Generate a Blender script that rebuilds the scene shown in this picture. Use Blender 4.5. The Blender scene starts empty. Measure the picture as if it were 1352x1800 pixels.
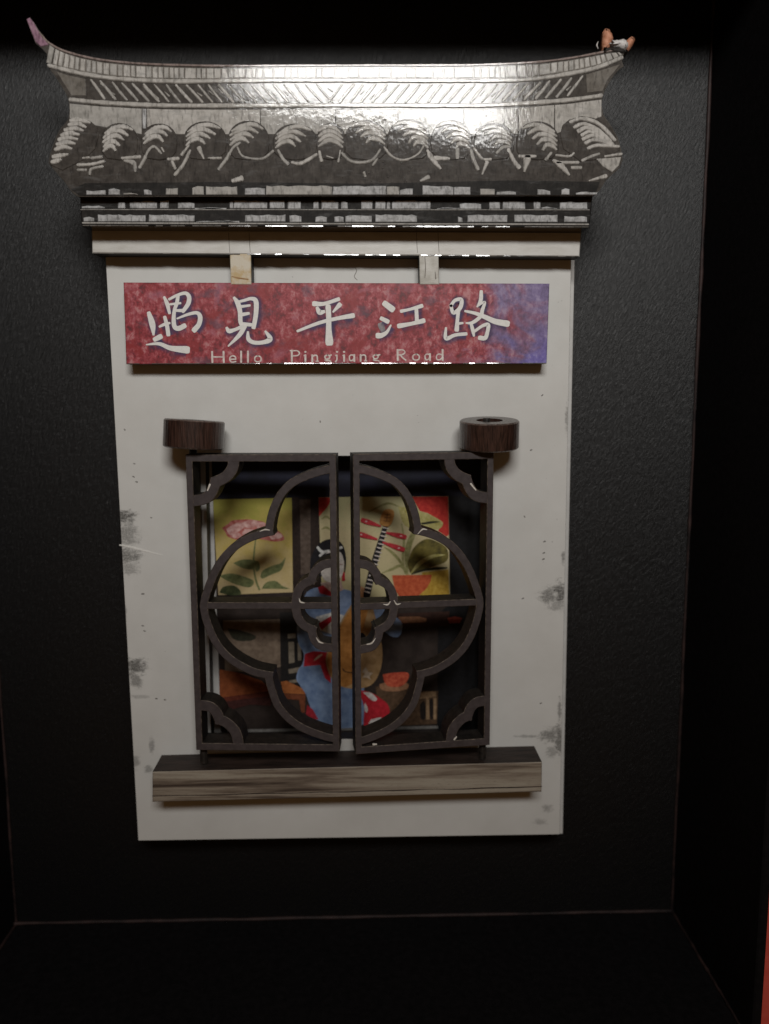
import bpy, math, random
from mathutils import Vector, Matrix
from mathutils.geometry import tessellate_polygon

random.seed(7)
scene = bpy.context.scene
col = scene.collection
R = math.radians

# ------------------------------------------------------------------ camera
# The shadow box lies on a table: X right, Y up the picture, Z towards the camera (metres).
CAM_POS = Vector((0, 0, 0.150))
CAM_ROT = (Matrix.Rotation(R(-1.44), 3, 'Y') @ Matrix.Rotation(R(-8.0), 3, 'X') @ Matrix.Rotation(R(-0.23), 3, 'Z'))
cd = bpy.data.cameras.new('camera'); cam = bpy.data.objects.new('camera', cd); col.objects.link(cam)
cam.matrix_world = Matrix.Translation(CAM_POS) @ CAM_ROT.to_4x4()
cd.sensor_fit = 'VERTICAL'; cd.sensor_height = 36.0; cd.sensor_width = 27.0; cd.lens = 30.0
cd.clip_start = 0.005; cd.clip_end = 20
cd.dof.use_dof = True; cd.dof.focus_distance = 0.131; cd.dof.aperture_fstop = 15
scene.camera = cam

# ------------------------------------------------------------------ world + lamp
w = bpy.data.worlds.new('World'); scene.world = w; w.use_nodes = True
w.node_tree.nodes['Background'].inputs[0].default_value = (1.0, 0.52, 0.21, 1)
w.node_tree.nodes['Background'].inputs[1].default_value = 0.06
scene.view_settings.view_transform = 'Standard'; scene.view_settings.look = 'None'
scene.view_settings.exposure = 0.0; scene.view_settings.gamma = 1.0


def ray(px, py):
    return CAM_ROT @ Vector(((px - 676) / 1500, -(py - 900) / 1500, -1))


def P(px, py, d):
    """world point where the sight line of a photo pixel meets the level d millimetres above the back board"""
    r = ray(px, py)
    return CAM_POS + r * ((d * 0.001 - CAM_POS.z) / r.z)


def XY(pts, d):
    return [P(x, y, d).to_2d() for x, y in pts]


# room lamp above and beyond the top of the box: its mirror image falls on the varnished roof
hit = P(668, 116, 19.4); rr = ray(668, 116).normalized()
LAMP = hit + Vector((rr.x, rr.y, -rr.z)) * 0.31
ld = bpy.data.lights.new('room_lamp', 'AREA'); ld.shape = 'RECTANGLE'; ld.size = 0.122; ld.size_y = 0.046
ld.energy = 0.205; ld.spread = R(92); ld.color = (1.0, 0.985, 0.955)
lo = bpy.data.objects.new('room_lamp', ld); col.objects.link(lo)
lo.location = LAMP
lo.rotation_euler = (LAMP - Vector((0, 0.09, 0.015))).to_track_quat('Z', 'Y').to_euler()


# ------------------------------------------------------------------ materials
def new_mat(name):
    m = bpy.data.materials.new(name); m.use_nodes = True
    nt = m.node_tree
    return m, nt, nt.nodes['Principled BSDF']


def mm_pos(nt, stretch=(1, 1, 1)):
    g = nt.nodes.new('ShaderNodeNewGeometry')
    v = nt.nodes.new('ShaderNodeVectorMath'); v.operation = 'MULTIPLY'
    v.inputs[1].default_value = tuple(1000 * s for s in stretch)
    nt.links.new(g.outputs['Position'], v.inputs[0])
    return v.outputs[0]


def noise(nt, pos, scale, detail=4, rough=0.55, dist=0.0):
    n = nt.nodes.new('ShaderNodeTexNoise')
    n.inputs['Scale'].default_value = scale; n.inputs['Detail'].default_value = detail
    n.inputs['Roughness'].default_value = rough; n.inputs['Distortion'].default_value = dist
    nt.links.new(pos, n.inputs['Vector'])
    return n.outputs['Fac']


def ramp(nt, fac, stops, interp='LINEAR'):
    r = nt.nodes.new('ShaderNodeValToRGB'); e = r.color_ramp.elements
    r.color_ramp.interpolation = interp
    while len(e) < len(stops): e.new(0.5)
    for el, (p, c) in zip(e, stops):
        el.position = p; el.color = (*c, 1) if len(c) == 3 else c
    nt.links.new(fac, r.inputs[0])
    return r.outputs[0]


def math_node(nt, op, a, b=None, c=None, clamp=False):
    n = nt.nodes.new('ShaderNodeMath'); n.operation = op; n.use_clamp = clamp
    for i, v in enumerate((a, b, c)):
        if v is None: continue
        if isinstance(v, (int, float)): n.inputs[i].default_value = v
        else: nt.links.new(v, n.inputs[i])
    return n.outputs[0]


def mapr(nt, v, a, b, c=0.0, d=1.0, smooth=True):
    n = nt.nodes.new('ShaderNodeMapRange')
    if smooth: n.interpolation_type = 'SMOOTHSTEP'
    nt.links.new(v, n.inputs['Value'])
    for k, x in zip(('From Min', 'From Max', 'To Min', 'To Max'), (a, b, c, d)): n.inputs[k].default_value = x
    return n.outputs['Result']


def mix(nt, fac, a, b, mode='MIX'):
    n = nt.nodes.new('ShaderNodeMix'); n.data_type = 'RGBA'; n.blend_type = mode
    for sock, v in ((n.inputs['Factor'], fac), (n.inputs[6], a), (n.inputs[7], b)):
        if isinstance(v, (int, float)): sock.default_value = v
        elif isinstance(v, tuple): sock.default_value = (*v, 1)
        else: nt.links.new(v, sock)
    return n.outputs[2]


def bump(nt, b, h, dist, strength=1.0, prev=None):
    n = nt.nodes.new('ShaderNodeBump'); n.inputs['Strength'].default_value = strength
    n.inputs['Distance'].default_value = dist * 0.001
    nt.links.new(h, n.inputs['Height'])
    if prev is not None: nt.links.new(prev, n.inputs['Normal'])
    nt.links.new(n.outputs[0], b.inputs['Normal'])
    return n.outputs[0]


def plain(name, c1, c2, scale=1.0, rough=0.6, bmp=0.03, bscale=6.0, stretch=(1, 1, 1), coat=0.0, spec=0.4, coat_rough=0.2, lo=0.35, hi=0.65):
    m, nt, b = new_mat(name)
    pos = mm_pos(nt, stretch)
    f = noise(nt, pos, scale, 5, 0.6)
    nt.links.new(ramp(nt, f, [(lo, c1), (hi, c2)]), b.inputs['Base Color'])
    b.inputs['Roughness'].default_value = rough
    b.inputs['Specular IOR Level'].default_value = spec
    b.inputs['Coat Weight'].default_value = coat; b.inputs['Coat Roughness'].default_value = coat_rough
    if bmp: bump(nt, b, noise(nt, pos, bscale, 4), bmp)
    return m


# roof: varnished relief print
def roof_mat(name, c1, c2, c3, rough=0.065, scale=0.9):
    m, nt, b = new_mat(name)
    pos = mm_pos(nt)
    f = noise(nt, pos, scale, 6, 0.65)
    c = ramp(nt, f, [(0.3, c1), (0.5, c2), (0.72, c3)])
    g = noise(nt, mm_pos(nt, (1, 0.25, 1)), 3.2, 3)
    c = mix(nt, mapr(nt, g, 0.50, 0.70, 0, 0.6), c, tuple(v * 0.42 for v in c1))
    sm = noise(nt, mm_pos(nt, (0.35, 1.3, 1)), 0.8, 5, 0.7, 0.4)
    c = mix(nt, mapr(nt, sm, 0.54, 0.70, 0, 0.55), c, tuple(v * 0.35 + .075 for v in c3))
    nt.links.new(c, b.inputs['Base Color'])
    b.inputs['Roughness'].default_value = 0.6
    b.inputs['Specular IOR Level'].default_value = 0.15
    b.inputs['Coat Weight'].default_value = 0.62
    b.inputs['Coat IOR'].default_value = 1.5
    b.inputs['Coat Roughness'].default_value = rough
    n1 = bump(nt, b, noise(nt, mm_pos(nt, (1.0, 0.22, 1)), 5.0, 4), 0.006)
    n2 = bump(nt, b, noise(nt, pos, 0.8, 2), 0.012, 1.0, n1)
    nt.links.new(n2, b.inputs['Coat Normal'])
    return m


M_roof = roof_mat('roof_print_dark', (.032, .027, .023), (.052, .045, .039), (.088, .078, .069))
M_roof_blk = roof_mat('roof_print_black', (.008, .008, .008), (.014, .013, .012), (.030, .028, .026))
M_roof_mid = roof_mat('roof_print_mid', (.10, .088, .074), (.155, .14, .122), (.21, .195, .175))
M_roof_lt = [roof_mat('roof_print_light', (.30, .285, .26), (.43, .41, .38), (.52, .50, .47)),
             roof_mat('roof_print_pale', (.34, .325, .30), (.48, .46, .43), (.57, .55, .52), scale=1.4),
             roof_mat('roof_print_grey', (.25, .24, .22), (.37, .355, .33), (.46, .445, .42), scale=0.7)]
M_brick = roof_mat('brick_print_grey', (.20, .20, .197), (.42, .42, .42), (.56, .565, .575), scale=1.2)
M_roof_edge = plain('roof_edge_black', (.006, .006, .006), (.014, .013, .012), rough=0.25, coat=0.6, coat_rough=0.12)
M_pink = roof_mat('ridge_line_pinkish', (.17, .13, .115), (.25, .195, .175), (.31, .25, .23))
M_mauve = roof_mat('horn_mauve', (.20, .10, .15), (.30, .17, .23), (.42, .30, .34), scale=1.5)
M_bead = plain('clear_varnish_edge', (.10, .095, .085), (.16, .15, .14), rough=0.10, coat=1.0, coat_rough=0.07, bmp=0.0, spec=0.9)
M_orange = plain('broken_orange_clay', (.42, .17, .09), (.62, .30, .19), 1.6, 0.6, 0.12, 3)
M_chalk = plain('broken_white_plaster', (.55, .52, .50), (.78, .75, .73), 1.8, 0.7, 0.12, 4)


# wall plate with printed grime
def wall_mat():
    m, nt, b = new_mat('wall_white_print')
    pos = mm_pos(nt)
    base = ramp(nt, noise(nt, pos, 0.12, 5, 0.6), [(0.3, (.635, .628, .60)), (0.7, (.70, .695, .67))])
    base = mix(nt, mapr(nt, noise(nt, pos, 2.6, 5, 0.7), 0.62, 0.80, 0, 0.30), base, (.42, .40, .37))
    # fine pepper specks
    base = mix(nt, mapr(nt, noise(nt, pos, 1.5, 2, 0.5), 0.745, 0.80, 0, 0.55), base, (.16, .15, .14))
    smear = noise(nt, mm_pos(nt, (0.8, 1.3, 1)), 0.9, 6, 0.75, 0.6)
    stains = [((213, 908), 26, 13, .95), ((222, 938), 22, 26, .62), ((222, 978), 26, 16, .78), ((228, 1000), 16, 12, .5), ((238, 1172), 22, 17, .95), ((238, 1196), 12, 16, .7),
              ((985, 1042), 13, 22, .95), ((965, 1047), 20, 16, .75), ((980, 1064), 18, 12, .5), ((968, 1293), 20, 15, .75), ((983, 1300), 9, 32, .85), ((972, 1322), 14, 12, .5),
              ((962, 1420), 12, 9, .5), ((950, 1445), 14, 6, .4), ((990, 980), 4, 14, .7), ((984, 1248), 4, 22, .7), ((237, 1340), 9, 14, .55), ((262, 1352), 9, 10, .55), ((267, 1310), 5, 16, .55),
              ((997, 735), 4, 26, .55), ((220, 1075), 4, 14, .5), ((246, 1225), 20, 4, .35), ((930, 1294), 26, 3, .5)]
    tot = None
    for (c, rx, ry, s) in stains:
        p = P(c[0], c[1], 10) * 1000
        sub = nt.nodes.new('ShaderNodeVectorMath'); sub.operation = 'SUBTRACT'; nt.links.new(pos, sub.inputs[0]); sub.inputs[1].default_value = (p.x, p.y, p.z)
        mul = nt.nodes.new('ShaderNodeVectorMath'); mul.operation = 'MULTIPLY'; nt.links.new(sub.outputs[0], mul.inputs[0]); mul.inputs[1].default_value = (1 / (rx * .094), 1 / (ry * .094), 0)
        ln = nt.nodes.new('ShaderNodeVectorMath'); ln.operation = 'LENGTH'; nt.links.new(mul.outputs[0], ln.inputs[0])
        d = math_node(nt, 'ADD', ln.outputs['Value'], math_node(nt, 'MULTIPLY', math_node(nt, 'SUBTRACT', smear, 0.5), 3.2))
        f = mapr(nt, d, 0.35, 1.25, s, 0.0)
        tot = f if tot is None else math_node(nt, 'MAXIMUM', tot, f)
    grain = mapr(nt, noise(nt, pos, 4.0, 3, 0.7), 0.3, 0.6, 0.45, 1.0)
    base = mix(nt, math_node(nt, 'MULTIPLY', tot, grain), base, (.075, .072, .066))
    nt.links.new(base, b.inputs['Base Color'])
    b.inputs['Roughness'].default_value = 0.62; b.inputs['Specular IOR Level'].default_value = 0.25
    bump(nt, b, noise(nt, pos, 5.0, 4), 0.02)
    return m


M_wall = wall_mat()
M_white_layer = plain('white_board', (.56, .55, .53), (.64, .63, .61), 0.5, 0.7)
M_burnt = plain('burnt_cut_edge', (.008, .007, .006), (.028, .022, .018), 1.2, 0.55, 0.06, 4)
M_ivory = plain('ivory_edge', (.5, .48, .44), (.62, .60, .56), 0.8, 0.6)


def beam_mat():
    m, nt, b = new_mat('beam_cream_print')
    pos = mm_pos(nt, (0.25, 1, 1))
    c = ramp(nt, noise(nt, pos, 0.9, 6, 0.65), [(0.25, (.48, .455, .41)), (0.55, (.60, .585, .55)), (0.8, (.66, .65, .62))])
    nt.links.new(c, b.inputs['Base Color']); b.inputs['Roughness'].default_value = 0.42
    b.inputs['Coat Weight'].default_value = 0.25; b.inputs['Coat Roughness'].default_value = 0.3
    bump(nt, b, noise(nt, mm_pos(nt), 5.0, 3), 0.02)
    return m


M_beam = beam_mat()
M_post_ochre = plain('post_ochre_stain', (.52, .38, .19), (.62, .56, .45), 0.55, 0.45, coat=0.2, lo=0.38, hi=0.58)
M_post = plain('post_grey_cream', (.42, .40, .35), (.60, .585, .54), 0.6, 0.45, coat=0.2)
M_joint = plain('printed_joint_brown', (.12, .10, .08), (.20, .175, .15), 1.0, 0.5)


def sign_mat():
    m, nt, b = new_mat('sign_red_watercolour')
    pos = mm_pos(nt)
    a = noise(nt, pos, 0.16, 6, 0.62, 0.8)
    f = noise(nt, mm_pos(nt, (1.25, 0.9, 1)), 0.85, 6, 0.66, 0.25)
    c = ramp(nt, f, [(0.36, (.12, .008, .014)), (0.46, (.26, .014, .024)), (0.54, (.38, .050, .065)), (0.65, (.50, .20, .21))])
    c = mix(nt, mapr(nt, a, 0.52, 0.62, 0, 0.6), c, (.40, .095, .12))
    c = mix(nt, mapr(nt, noise(nt, pos, 0.22, 4, 0.6), 0.53, 0.62, 0, 0.75), c, (.28, .010, .012))
    c = mix(nt, mapr(nt, noise(nt, mm_pos(nt, (.8, 1, 1.4)), 0.3, 4, 0.6), 0.55, 0.68, 0, 0.6), c, (.10, .05, .085))
    xx = nt.nodes.new('ShaderNodeSeparateXYZ'); nt.links.new(pos, xx.inputs[0])
    x0 = P(800, 570, 13.6).x * 1000; x1 = P(945, 570, 13.6).x * 1000
    t = math_node(nt, 'ADD', mapr(nt, xx.outputs[0], x0, x1, 0, 1, False), math_node(nt, 'MULTIPLY', math_node(nt, 'SUBTRACT', a, 0.5), 2.2))
    pur = ramp(nt, f, [(0.28, (.085, .05, .12)), (0.50, (.19, .135, .27)), (0.72, (.34, .27, .42))])
    c = mix(nt, mapr(nt, t, 0.10, 0.95), c, pur)
    y1 = P(900, 560, 13.6).y * 1000; y0 = P(900, 640, 13.6).y * 1000
    t2 = math_node(nt, 'MULTIPLY', mapr(nt, t, 0.6, 1.05), mapr(nt, xx.outputs[1], y1, y0, 0.15, 0.95))
    blu = ramp(nt, f, [(0.30, (.09, .065, .27)), (0.55, (.17, .135, .45)), (0.75, (.36, .32, .58))])
    c = mix(nt, t2, c, blu)
    nt.links.new(c, b.inputs['Base Color']); b.inputs['Roughness'].default_value = 0.5
    b.inputs['Coat Weight'].default_value = 0.15; b.inputs['Coat Roughness'].default_value = 0.3
    bump(nt, b, noise(nt, pos, 3.5, 4), 0.02)
    return m


M_sign = sign_mat()
M_sign_edge = plain('sign_edge_dark', (.010, .005, .006), (.03, .012, .014), rough=0.4)
M_letter = plain('ivory_lettering', (.76, .75, .71), (.86, .85, .82), 2.5, 0.5, 0.02)
M_letter_small = plain('pale_small_lettering', (.62, .50, .47), (.80, .76, .71), 2.0, 0.5, 0.02)


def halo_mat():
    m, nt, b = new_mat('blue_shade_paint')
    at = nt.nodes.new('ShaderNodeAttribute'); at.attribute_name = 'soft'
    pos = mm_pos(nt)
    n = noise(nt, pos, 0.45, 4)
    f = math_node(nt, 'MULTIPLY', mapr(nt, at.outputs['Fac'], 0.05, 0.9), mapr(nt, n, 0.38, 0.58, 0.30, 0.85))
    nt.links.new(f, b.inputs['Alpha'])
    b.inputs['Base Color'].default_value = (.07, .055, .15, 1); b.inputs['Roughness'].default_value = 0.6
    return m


M_halo = halo_mat()
M_door = plain('door_dark_card', (.050, .040, .040), (.072, .058, .058), 1.1, 0.5, 0.025, 7, spec=0.35)
M_door_worn_lit = plain('door_worn_lit_edge', (.05, .038, .032), (.21, .165, .125), 1.6, 0.55, lo=0.42, hi=0.7)  # worn edge, coloured paler as well for the highlight along the bevels
M_chip = plain('white_paper_chip', (.55, .50, .43), (.82, .79, .73), 3.0, 0.6)
M_wood = plain('dark_redbrown_wood', (.016, .008, .006), (.062, .030, .022), 2.2, 0.32, 0.10, 4, (1.6, 0.12, 1.6), coat=0.5, coat_rough=0.25)
M_wood_rim = plain('bracket_worn_rim', (.04, .025, .02), (.16, .12, .10), 2.0, 0.35, 0.05, coat=0.5)


def ledge_mat():
    m, nt, b = new_mat('ledge_timber_print')
    a = noise(nt, mm_pos(nt, (0.055, 1.0, 1)), 0.62, 7, 0.6, 0.3)
    c = ramp(nt, a, [(0.33, (.06, .042, .032)), (0.42, (.19, .15, .115)), (0.50, (.31, .265, .21)), (0.62, (.38, .34, .275)), (0.72, (.27, .225, .18))])
    g = noise(nt, mm_pos(nt, (0.5, 3, 1)), 2.4, 4)
    c = mix(nt, mapr(nt, g, 0.55, 0.75, 0, 0.5), c, (.10, .08, .065))
    nt.links.new(c, b.inputs['Base Color']); b.inputs['Roughness'].default_value = 0.5
    bump(nt, b, a, 0.05)
    return m


M_ledge = ledge_mat()
M_ledge_top = plain('ledge_top_dark', (.012, .007, .005), (.045, .028, .022), 0.9, 0.6, 0.1, 2, (0.2, 1, 1))


def board_mat():
    m, nt, b = new_mat('black_textured_paper')
    pos = mm_pos(nt, (1.15, 0.75, 1))
    b.inputs['Base Color'].default_value = (.0036, .0034, .0037, 1)
    b.inputs['Roughness'].default_value = 0.43; b.inputs['Specular IOR Level'].default_value = 0.52
    rot = nt.nodes.new('ShaderNodeVectorRotate'); rot.rotation_type = 'Z_AXIS'; rot.inputs['Angle'].default_value = R(28); nt.links.new(mm_pos(nt), rot.inputs['Vector'])
    st = nt.nodes.new('ShaderNodeVectorMath'); st.operation = 'MULTIPLY'; st.inputs[1].default_value = (1.7, 0.5, 1); nt.links.new(rot.outputs[0], st.inputs[0])
    n = bump(nt, b, noise(nt, st.outputs[0], 1.7, 6, 0.70, 0.8), 0.13)
    return m


M_board = board_mat()
M_side = plain('black_side_paper', (.004, .0036, .004), (.008, .007, .0078), 0.8, 0.8, 0.05, 1.5, spec=0.12)
M_seam = plain('brown_paper_seam', (.012, .007, .007), (.050, .027, .024), 0.25, 0.6)
M_table = plain('red_cloth', (.80, .10, .07), (.88, .14, .10), 0.6, 0.8, 0.1, 2)

_paint = {}


def paint(c, c2=None, scale=1.6):
    k = (c, c2, scale)
    if k not in _paint:
        c2_ = c2 or tuple(min(1, v * 1.35 + .004) for v in c)
        _paint[k] = plain('picture_paint', tuple(v * 0.8 for v in c), c2_, scale, 0.55, 0.01, 6, spec=0.3)
    return _paint[k]


def grad_paint(name, stops, y0, y1, d):
    """a printed ground whose own colour changes down the sheet"""
    m, nt, b = new_mat(name)
    pos = mm_pos(nt); s = nt.nodes.new('ShaderNodeSeparateXYZ'); nt.links.new(pos, s.inputs[0])
    a = P(450, y0, d).y * 1000; z = P(450, y1, d).y * 1000
    t = math_node(nt, 'ADD', mapr(nt, s.outputs[1], a, z, 0, 1, False), math_node(nt, 'MULTIPLY', math_node(nt, 'SUBTRACT', noise(nt, pos, 0.5, 5, 0.6), 0.5), 0.9))
    c = ramp(nt, t, stops)
    c = mix(nt, mapr(nt, noise(nt, pos, 3.5, 4), 0.5, 0.75, 0, 0.3), c, tuple(v * 0.5 for v in stops[1][1]))
    nt.links.new(c, b.inputs['Base Color']); b.inputs['Roughness'].default_value = 0.6
    return m


# ------------------------------------------------------------------ mesh building
def catmull(pts, n=8):
    if len(pts) == 2: pts = [pts[0], tuple((a + b) / 2 for a, b in zip(*pts)), pts[1]]
    out = []
    L = len(pts)
    for i in range(L - 1):
        p0 = pts[max(i - 1, 0)]; p1 = pts[i]; p2 = pts[i + 1]; p3 = pts[min(i + 2, L - 1)]
        for k in range(n):
            t = k / n
            out.append(tuple(0.5 * (2 * b + (c - a) * t + (2 * a - 5 * b + 4 * c - d) * t * t + (3 * b - a - 3 * c + d) * t ** 3) for a, b, c, d in zip(p0, p1, p2, p3)))
    out.append(tuple(pts[-1]))
    return out


class MB:
    def __init__(s): s.v = []; s.f = []; s.m = []; s.soft = []

    def vert(s, x, y, z, soft=1.0): s.v.append((x, y, z)); s.soft.append(soft); return len(s.v) - 1

    def face(s, f, m=0): s.f.append(tuple(f)); s.m.append(m)

    def prism(s, xy, z0, z1, bev=0.0, bottom=False):
        """closed outline (world metres), z in mm; material 0 top, 1 bevel, 2 sides"""
        area = sum(a[0] * b[1] - b[0] * a[1] for a, b in zip(xy, xy[1:] + xy[:1]))
        if area < 0: xy = xy[::-1]
        n = len(xy); z0 *= .001; z1 *= .001; b = bev * .001
        if b:
            top = []
            for i in range(n):
                p = Vector(xy[i]); e1 = (p - Vector(xy[i - 1])).normalized(); e2 = (Vector(xy[(i + 1) % n]) - p).normalized()
                n1 = Vector((-e1.y, e1.x)); n2 = Vector((-e2.y, e2.x)); mm = n1 + n2
                if mm.length < 0.3: mm = n1
                mm.normalize(); k = min(1.6, 1 / max(0.4, mm.dot(n1)))
                top.append(p + mm * b * k)
        else: top = [Vector(p) for p in xy]
        t = [s.vert(p[0], p[1], z1) for p in top]
        e = [s.vert(p[0], p[1], z1 - b) for p in xy] if b else t
        o = [s.vert(p[0], p[1], z0) for p in xy]
        for tri in tessellate_polygon([[Vector((p[0], p[1], 0)) for p in top]]):
            a, bb, c = tri
            cr = (top[bb] - top[a]).cross(top[c] - top[a])
            s.face([t[a], t[bb], t[c]] if cr > 0 else [t[a], t[c], t[bb]], 0)
            if bottom: s.face([o[a], o[c], o[bb]] if cr > 0 else [o[a], o[bb], o[c]], 2)
        for i in range(n):
            j = (i + 1) % n
            if b: s.face([e[i], e[j], t[j], t[i]], 1)
            s.face([o[i], o[j], e[j], e[i]], 2)

    def ribbon(s, pts, wid, z0, z1, bev=0.05, cap=True, bottom=False, rough=0.0):
        """smooth stroke through world-metre points (x, y), widths in metres; z in mm"""
        c = catmull([(p[0], p[1], w_) for p, w_ in zip(pts, wid)], 7)
        if cap:
            def capd(a, b):
                d = (Vector(a[:2]) - Vector(b[:2]))
                if d.length < 1e-9: return []
                d.normalize(); out = []
                for k, q in ((0.30, 0.9), (0.45, 0.62)):
                    out.append((a[0] + d.x * a[2] * k, a[1] + d.y * a[2] * k, a[2] * q))
                return out
            c = capd(c[0], c[1])[::-1] + c + capd(c[-1], c[-2])
        z0 *= .001; z1 *= .001; b = bev * .001
        rows = []
        for i, p in enumerate(c):
            a = Vector(c[max(i - 1, 0)][:2]); d = Vector(c[min(i + 1, len(c) - 1)][:2]) - a
            d.normalize(); nx, ny = -d.y, d.x
            h = max(p[2] / 2 * (1 + rough * random.uniform(-1, 1)), 1e-6); hi = max(h - b * 1.0, h * 0.35) if b else h
            x, y = p[0], p[1]
            rows.append([s.vert(x + nx * h, y + ny * h, z0, 0), s.vert(x + nx * h, y + ny * h, z1 - b, 0), s.vert(x + nx * hi, y + ny * hi, z1, 0 if not b else 1),
                         s.vert(x - nx * hi, y - ny * hi, z1), s.vert(x - nx * h, y - ny * h, z1 - b), s.vert(x - nx * h, y - ny * h, z0)])
        for r0, r1 in zip(rows, rows[1:]):
            for k, m in ((0, 2), (1, 1), (2, 0), (3, 1), (4, 2)):
                s.face([r0[k], r1[k], r1[k + 1], r0[k + 1]][::-1], m)
            if bottom: s.face([r0[0], r0[5], r1[5], r1[0]][::-1], 2)
        for r, rev in ((rows[0], False), (rows[-1], True)):
            s.face(r if not rev else r[::-1], 2)

    def build(s, name, mats, parent=None, smooth=False, xf=None):
        me = bpy.data.meshes.new(name)
        v = s.v if xf is None else [tuple(xf @ Vector(p)) for p in s.v]
        me.from_pydata(v, [], s.f)
        if not isinstance(mats, (list, tuple)): mats = [mats]
        mats = list(mats)
        while len(mats) < 3: mats.append(mats[-1])
        for m in mats: me.materials.append(m)
        me.polygons.foreach_set('material_index', s.m)
        if smooth: me.polygons.foreach_set('use_smooth', [True] * len(s.f))
        me.update()
        o = bpy.data.objects.new(name, me); col.objects.link(o)
        if parent is not None: o.parent = parent
        return o


def empty(name, loc):
    o = bpy.data.objects.new(name, None); col.objects.link(o); o.empty_display_size = 0.01
    return o


def pxw(wpx, d):
    return wpx * (0.150 - d * .001) / 1500


def stroke(mb, pts, wid, d, h, bev=0.05, z0=None, cap=True, rough=0.0):
    if not isinstance(wid, (list, tuple)): wid = [wid] * len(pts)
    mb.ribbon(XY(pts, d), [pxw(q, d) for q in wid], d - 0.02 if z0 is None else z0, d + h, bev, cap, False, rough)


def plate(name, pts, d0, d1, mats, parent, bev=0.12, bottom=True):
    mb = MB(); mb.prism(XY(pts, d1), d0, d1, bev, bottom)
    return mb.build(name, mats, parent)


def lerp_curve(tab):
    def f(x):
        if x <= tab[0][0]: return tab[0][1]
        for (a, ya), (b, yb) in zip(tab, tab[1:]):
            if x <= b:
                t = (x - a) / (b - a); return ya + (yb - ya) * t
        return tab[-1][1]
    return f


def dense(tab, n=6): return catmull(tab, n)


# ================================================================== setting: red table cloth under the box
tb = MB()
nn = 24
for j in range(nn + 1):
    for i in range(nn + 1):
        x = -0.6 + 1.2 * i / nn; y = -0.6 + 1.2 * j / nn
        tb.vert(x, y, -0.0036 + 0.0004 * math.sin(x * 31 + 1.3 * math.sin(y * 17)) * math.cos(y * 23))
for j in range(nn):
    for i in range(nn):
        a = j * (nn + 1) + i; tb.face([a, a + 1, a + nn + 2, a + nn + 1])
table = tb.build('table_surface', M_table, None, True)
table['kind'] = 'structure'; table['label'] = 'bright red cloth under the black shadow box'

# ================================================================== shadow box
box = empty('shadow_box', None)
box['label'] = 'deep black paper shadow box with textured back board'; box['category'] = 'shadow box'
BL, BR, TR, TL = P(25, 1620, 0), P(1185, 1607, 0), P(1254, 3, 0), P(-84, 3, 0)
xl = (BL.x + TL.x) / 2; xr = (BR.x + TR.x) / 2; yb = (BL.y + BR.y) / 2; yt = TR.y
DEP = 33.5; TH = 0.0014
mb = MB()
mb.prism([(xl, yb), (xr, yb), (xr, yt), (xl, yt)], -3.0, 0.0, 0, True)
mb.build('back_panel', M_board, box)


def side(x0, y0, x1, y1):
    mb = MB(); mb.prism([(x0, y0), (x1, y0), (x1, y1), (x0, y1)], -3.05, DEP, 0.25, True)
    return mb.build('side_panel', M_side, box)


side(xl - TH, yb, xl, yt); side(xr, yb, xr + TH, yt); side(xl - TH, yt, xr + TH, yt + TH); side(xl - TH, yb - TH, xr + TH, yb)
for pts in ([(xl + .0003, yb + .0001, .0002), (xl + .0002, yt, .0002)], [(xr - .0003, yb, .0002), (xr - .0003, yt, .0002)],
            [(xl, yb + .0003, .0002), (xr, yb + .0003, .0002)],
            [(xr - .0002, yb + .0002, .0), (xr - .0002, yb + .0002, .032)], [(xl + .0002, yb + .0002, .0), (xl + .0002, yb + .0002, .032)]):
    mb = MB(); a = Vector(pts[0]); b = Vector(pts[1]); d = (b - a).normalized()
    u = d.orthogonal().normalized(); v = d.cross(u)
    N = 30; rows = []
    for i in range(N + 1):
        c = a.lerp(b, i / N); r = 0.00030 * (0.6 + 0.6 * random.random())
        c = c + u * random.uniform(-1, 1) * 5e-5 + v * random.uniform(-1, 1) * 5e-5
        rows.append([mb.vert(*(c + (u * math.cos(k * math.pi / 3) + v * math.sin(k * math.pi / 3)) * r)) for k in range(6)])
    for r0, r1 in zip(rows, rows[1:]):
        for k in range(6): mb.face([r0[k], r0[(k + 1) % 6], r1[(k + 1) % 6], r1[k]])
    mb.build('paper_seam', M_seam, box, True)

# ================================================================== the facade ornament
orn = empty('facade_ornament', None)
orn['label'] = 'layered miniature white shopfront with grey tiled roof, red sign and lattice doors'
orn['category'] = 'ornament'


# ---- wall: three stacked boards with a window opening
def board(name, outer, inner, d_in, z0, z1, mats, parent):
    mb = MB(); O = XY(outer, z1); I = XY(inner, d_in); a0, a1 = z0 * .001, z1 * .001
    b = 0.00010
    oc = sum((Vector(p) for p in O), Vector((0, 0))) / 4
    Ot = [Vector(p) + (oc - Vector(p)).normalized() * b for p in O]
    t = [mb.vert(*p, a1) for p in Ot]; ti = [mb.vert(*p, a1) for p in I]
    e = [mb.vert(*p, a1 - b) for p in O]
    o = [mb.vert(*p, a0) for p in O]; oi = [mb.vert(*p, a0) for p in I]
    for k in range(4):
        j = (k + 1) % 4
        mb.face([t[k], ti[k], ti[j], t[j]], 0); mb.face([e[k], t[k], t[j], e[j]], 1); mb.face([o[k], e[k], e[j], o[j]], 2)
        mb.face([ti[k], oi[k], oi[j], ti[j]], 2); mb.face([o[k], o[j], oi[j], oi[k]], 2)
    return mb.build(name, mats, parent)


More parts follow.
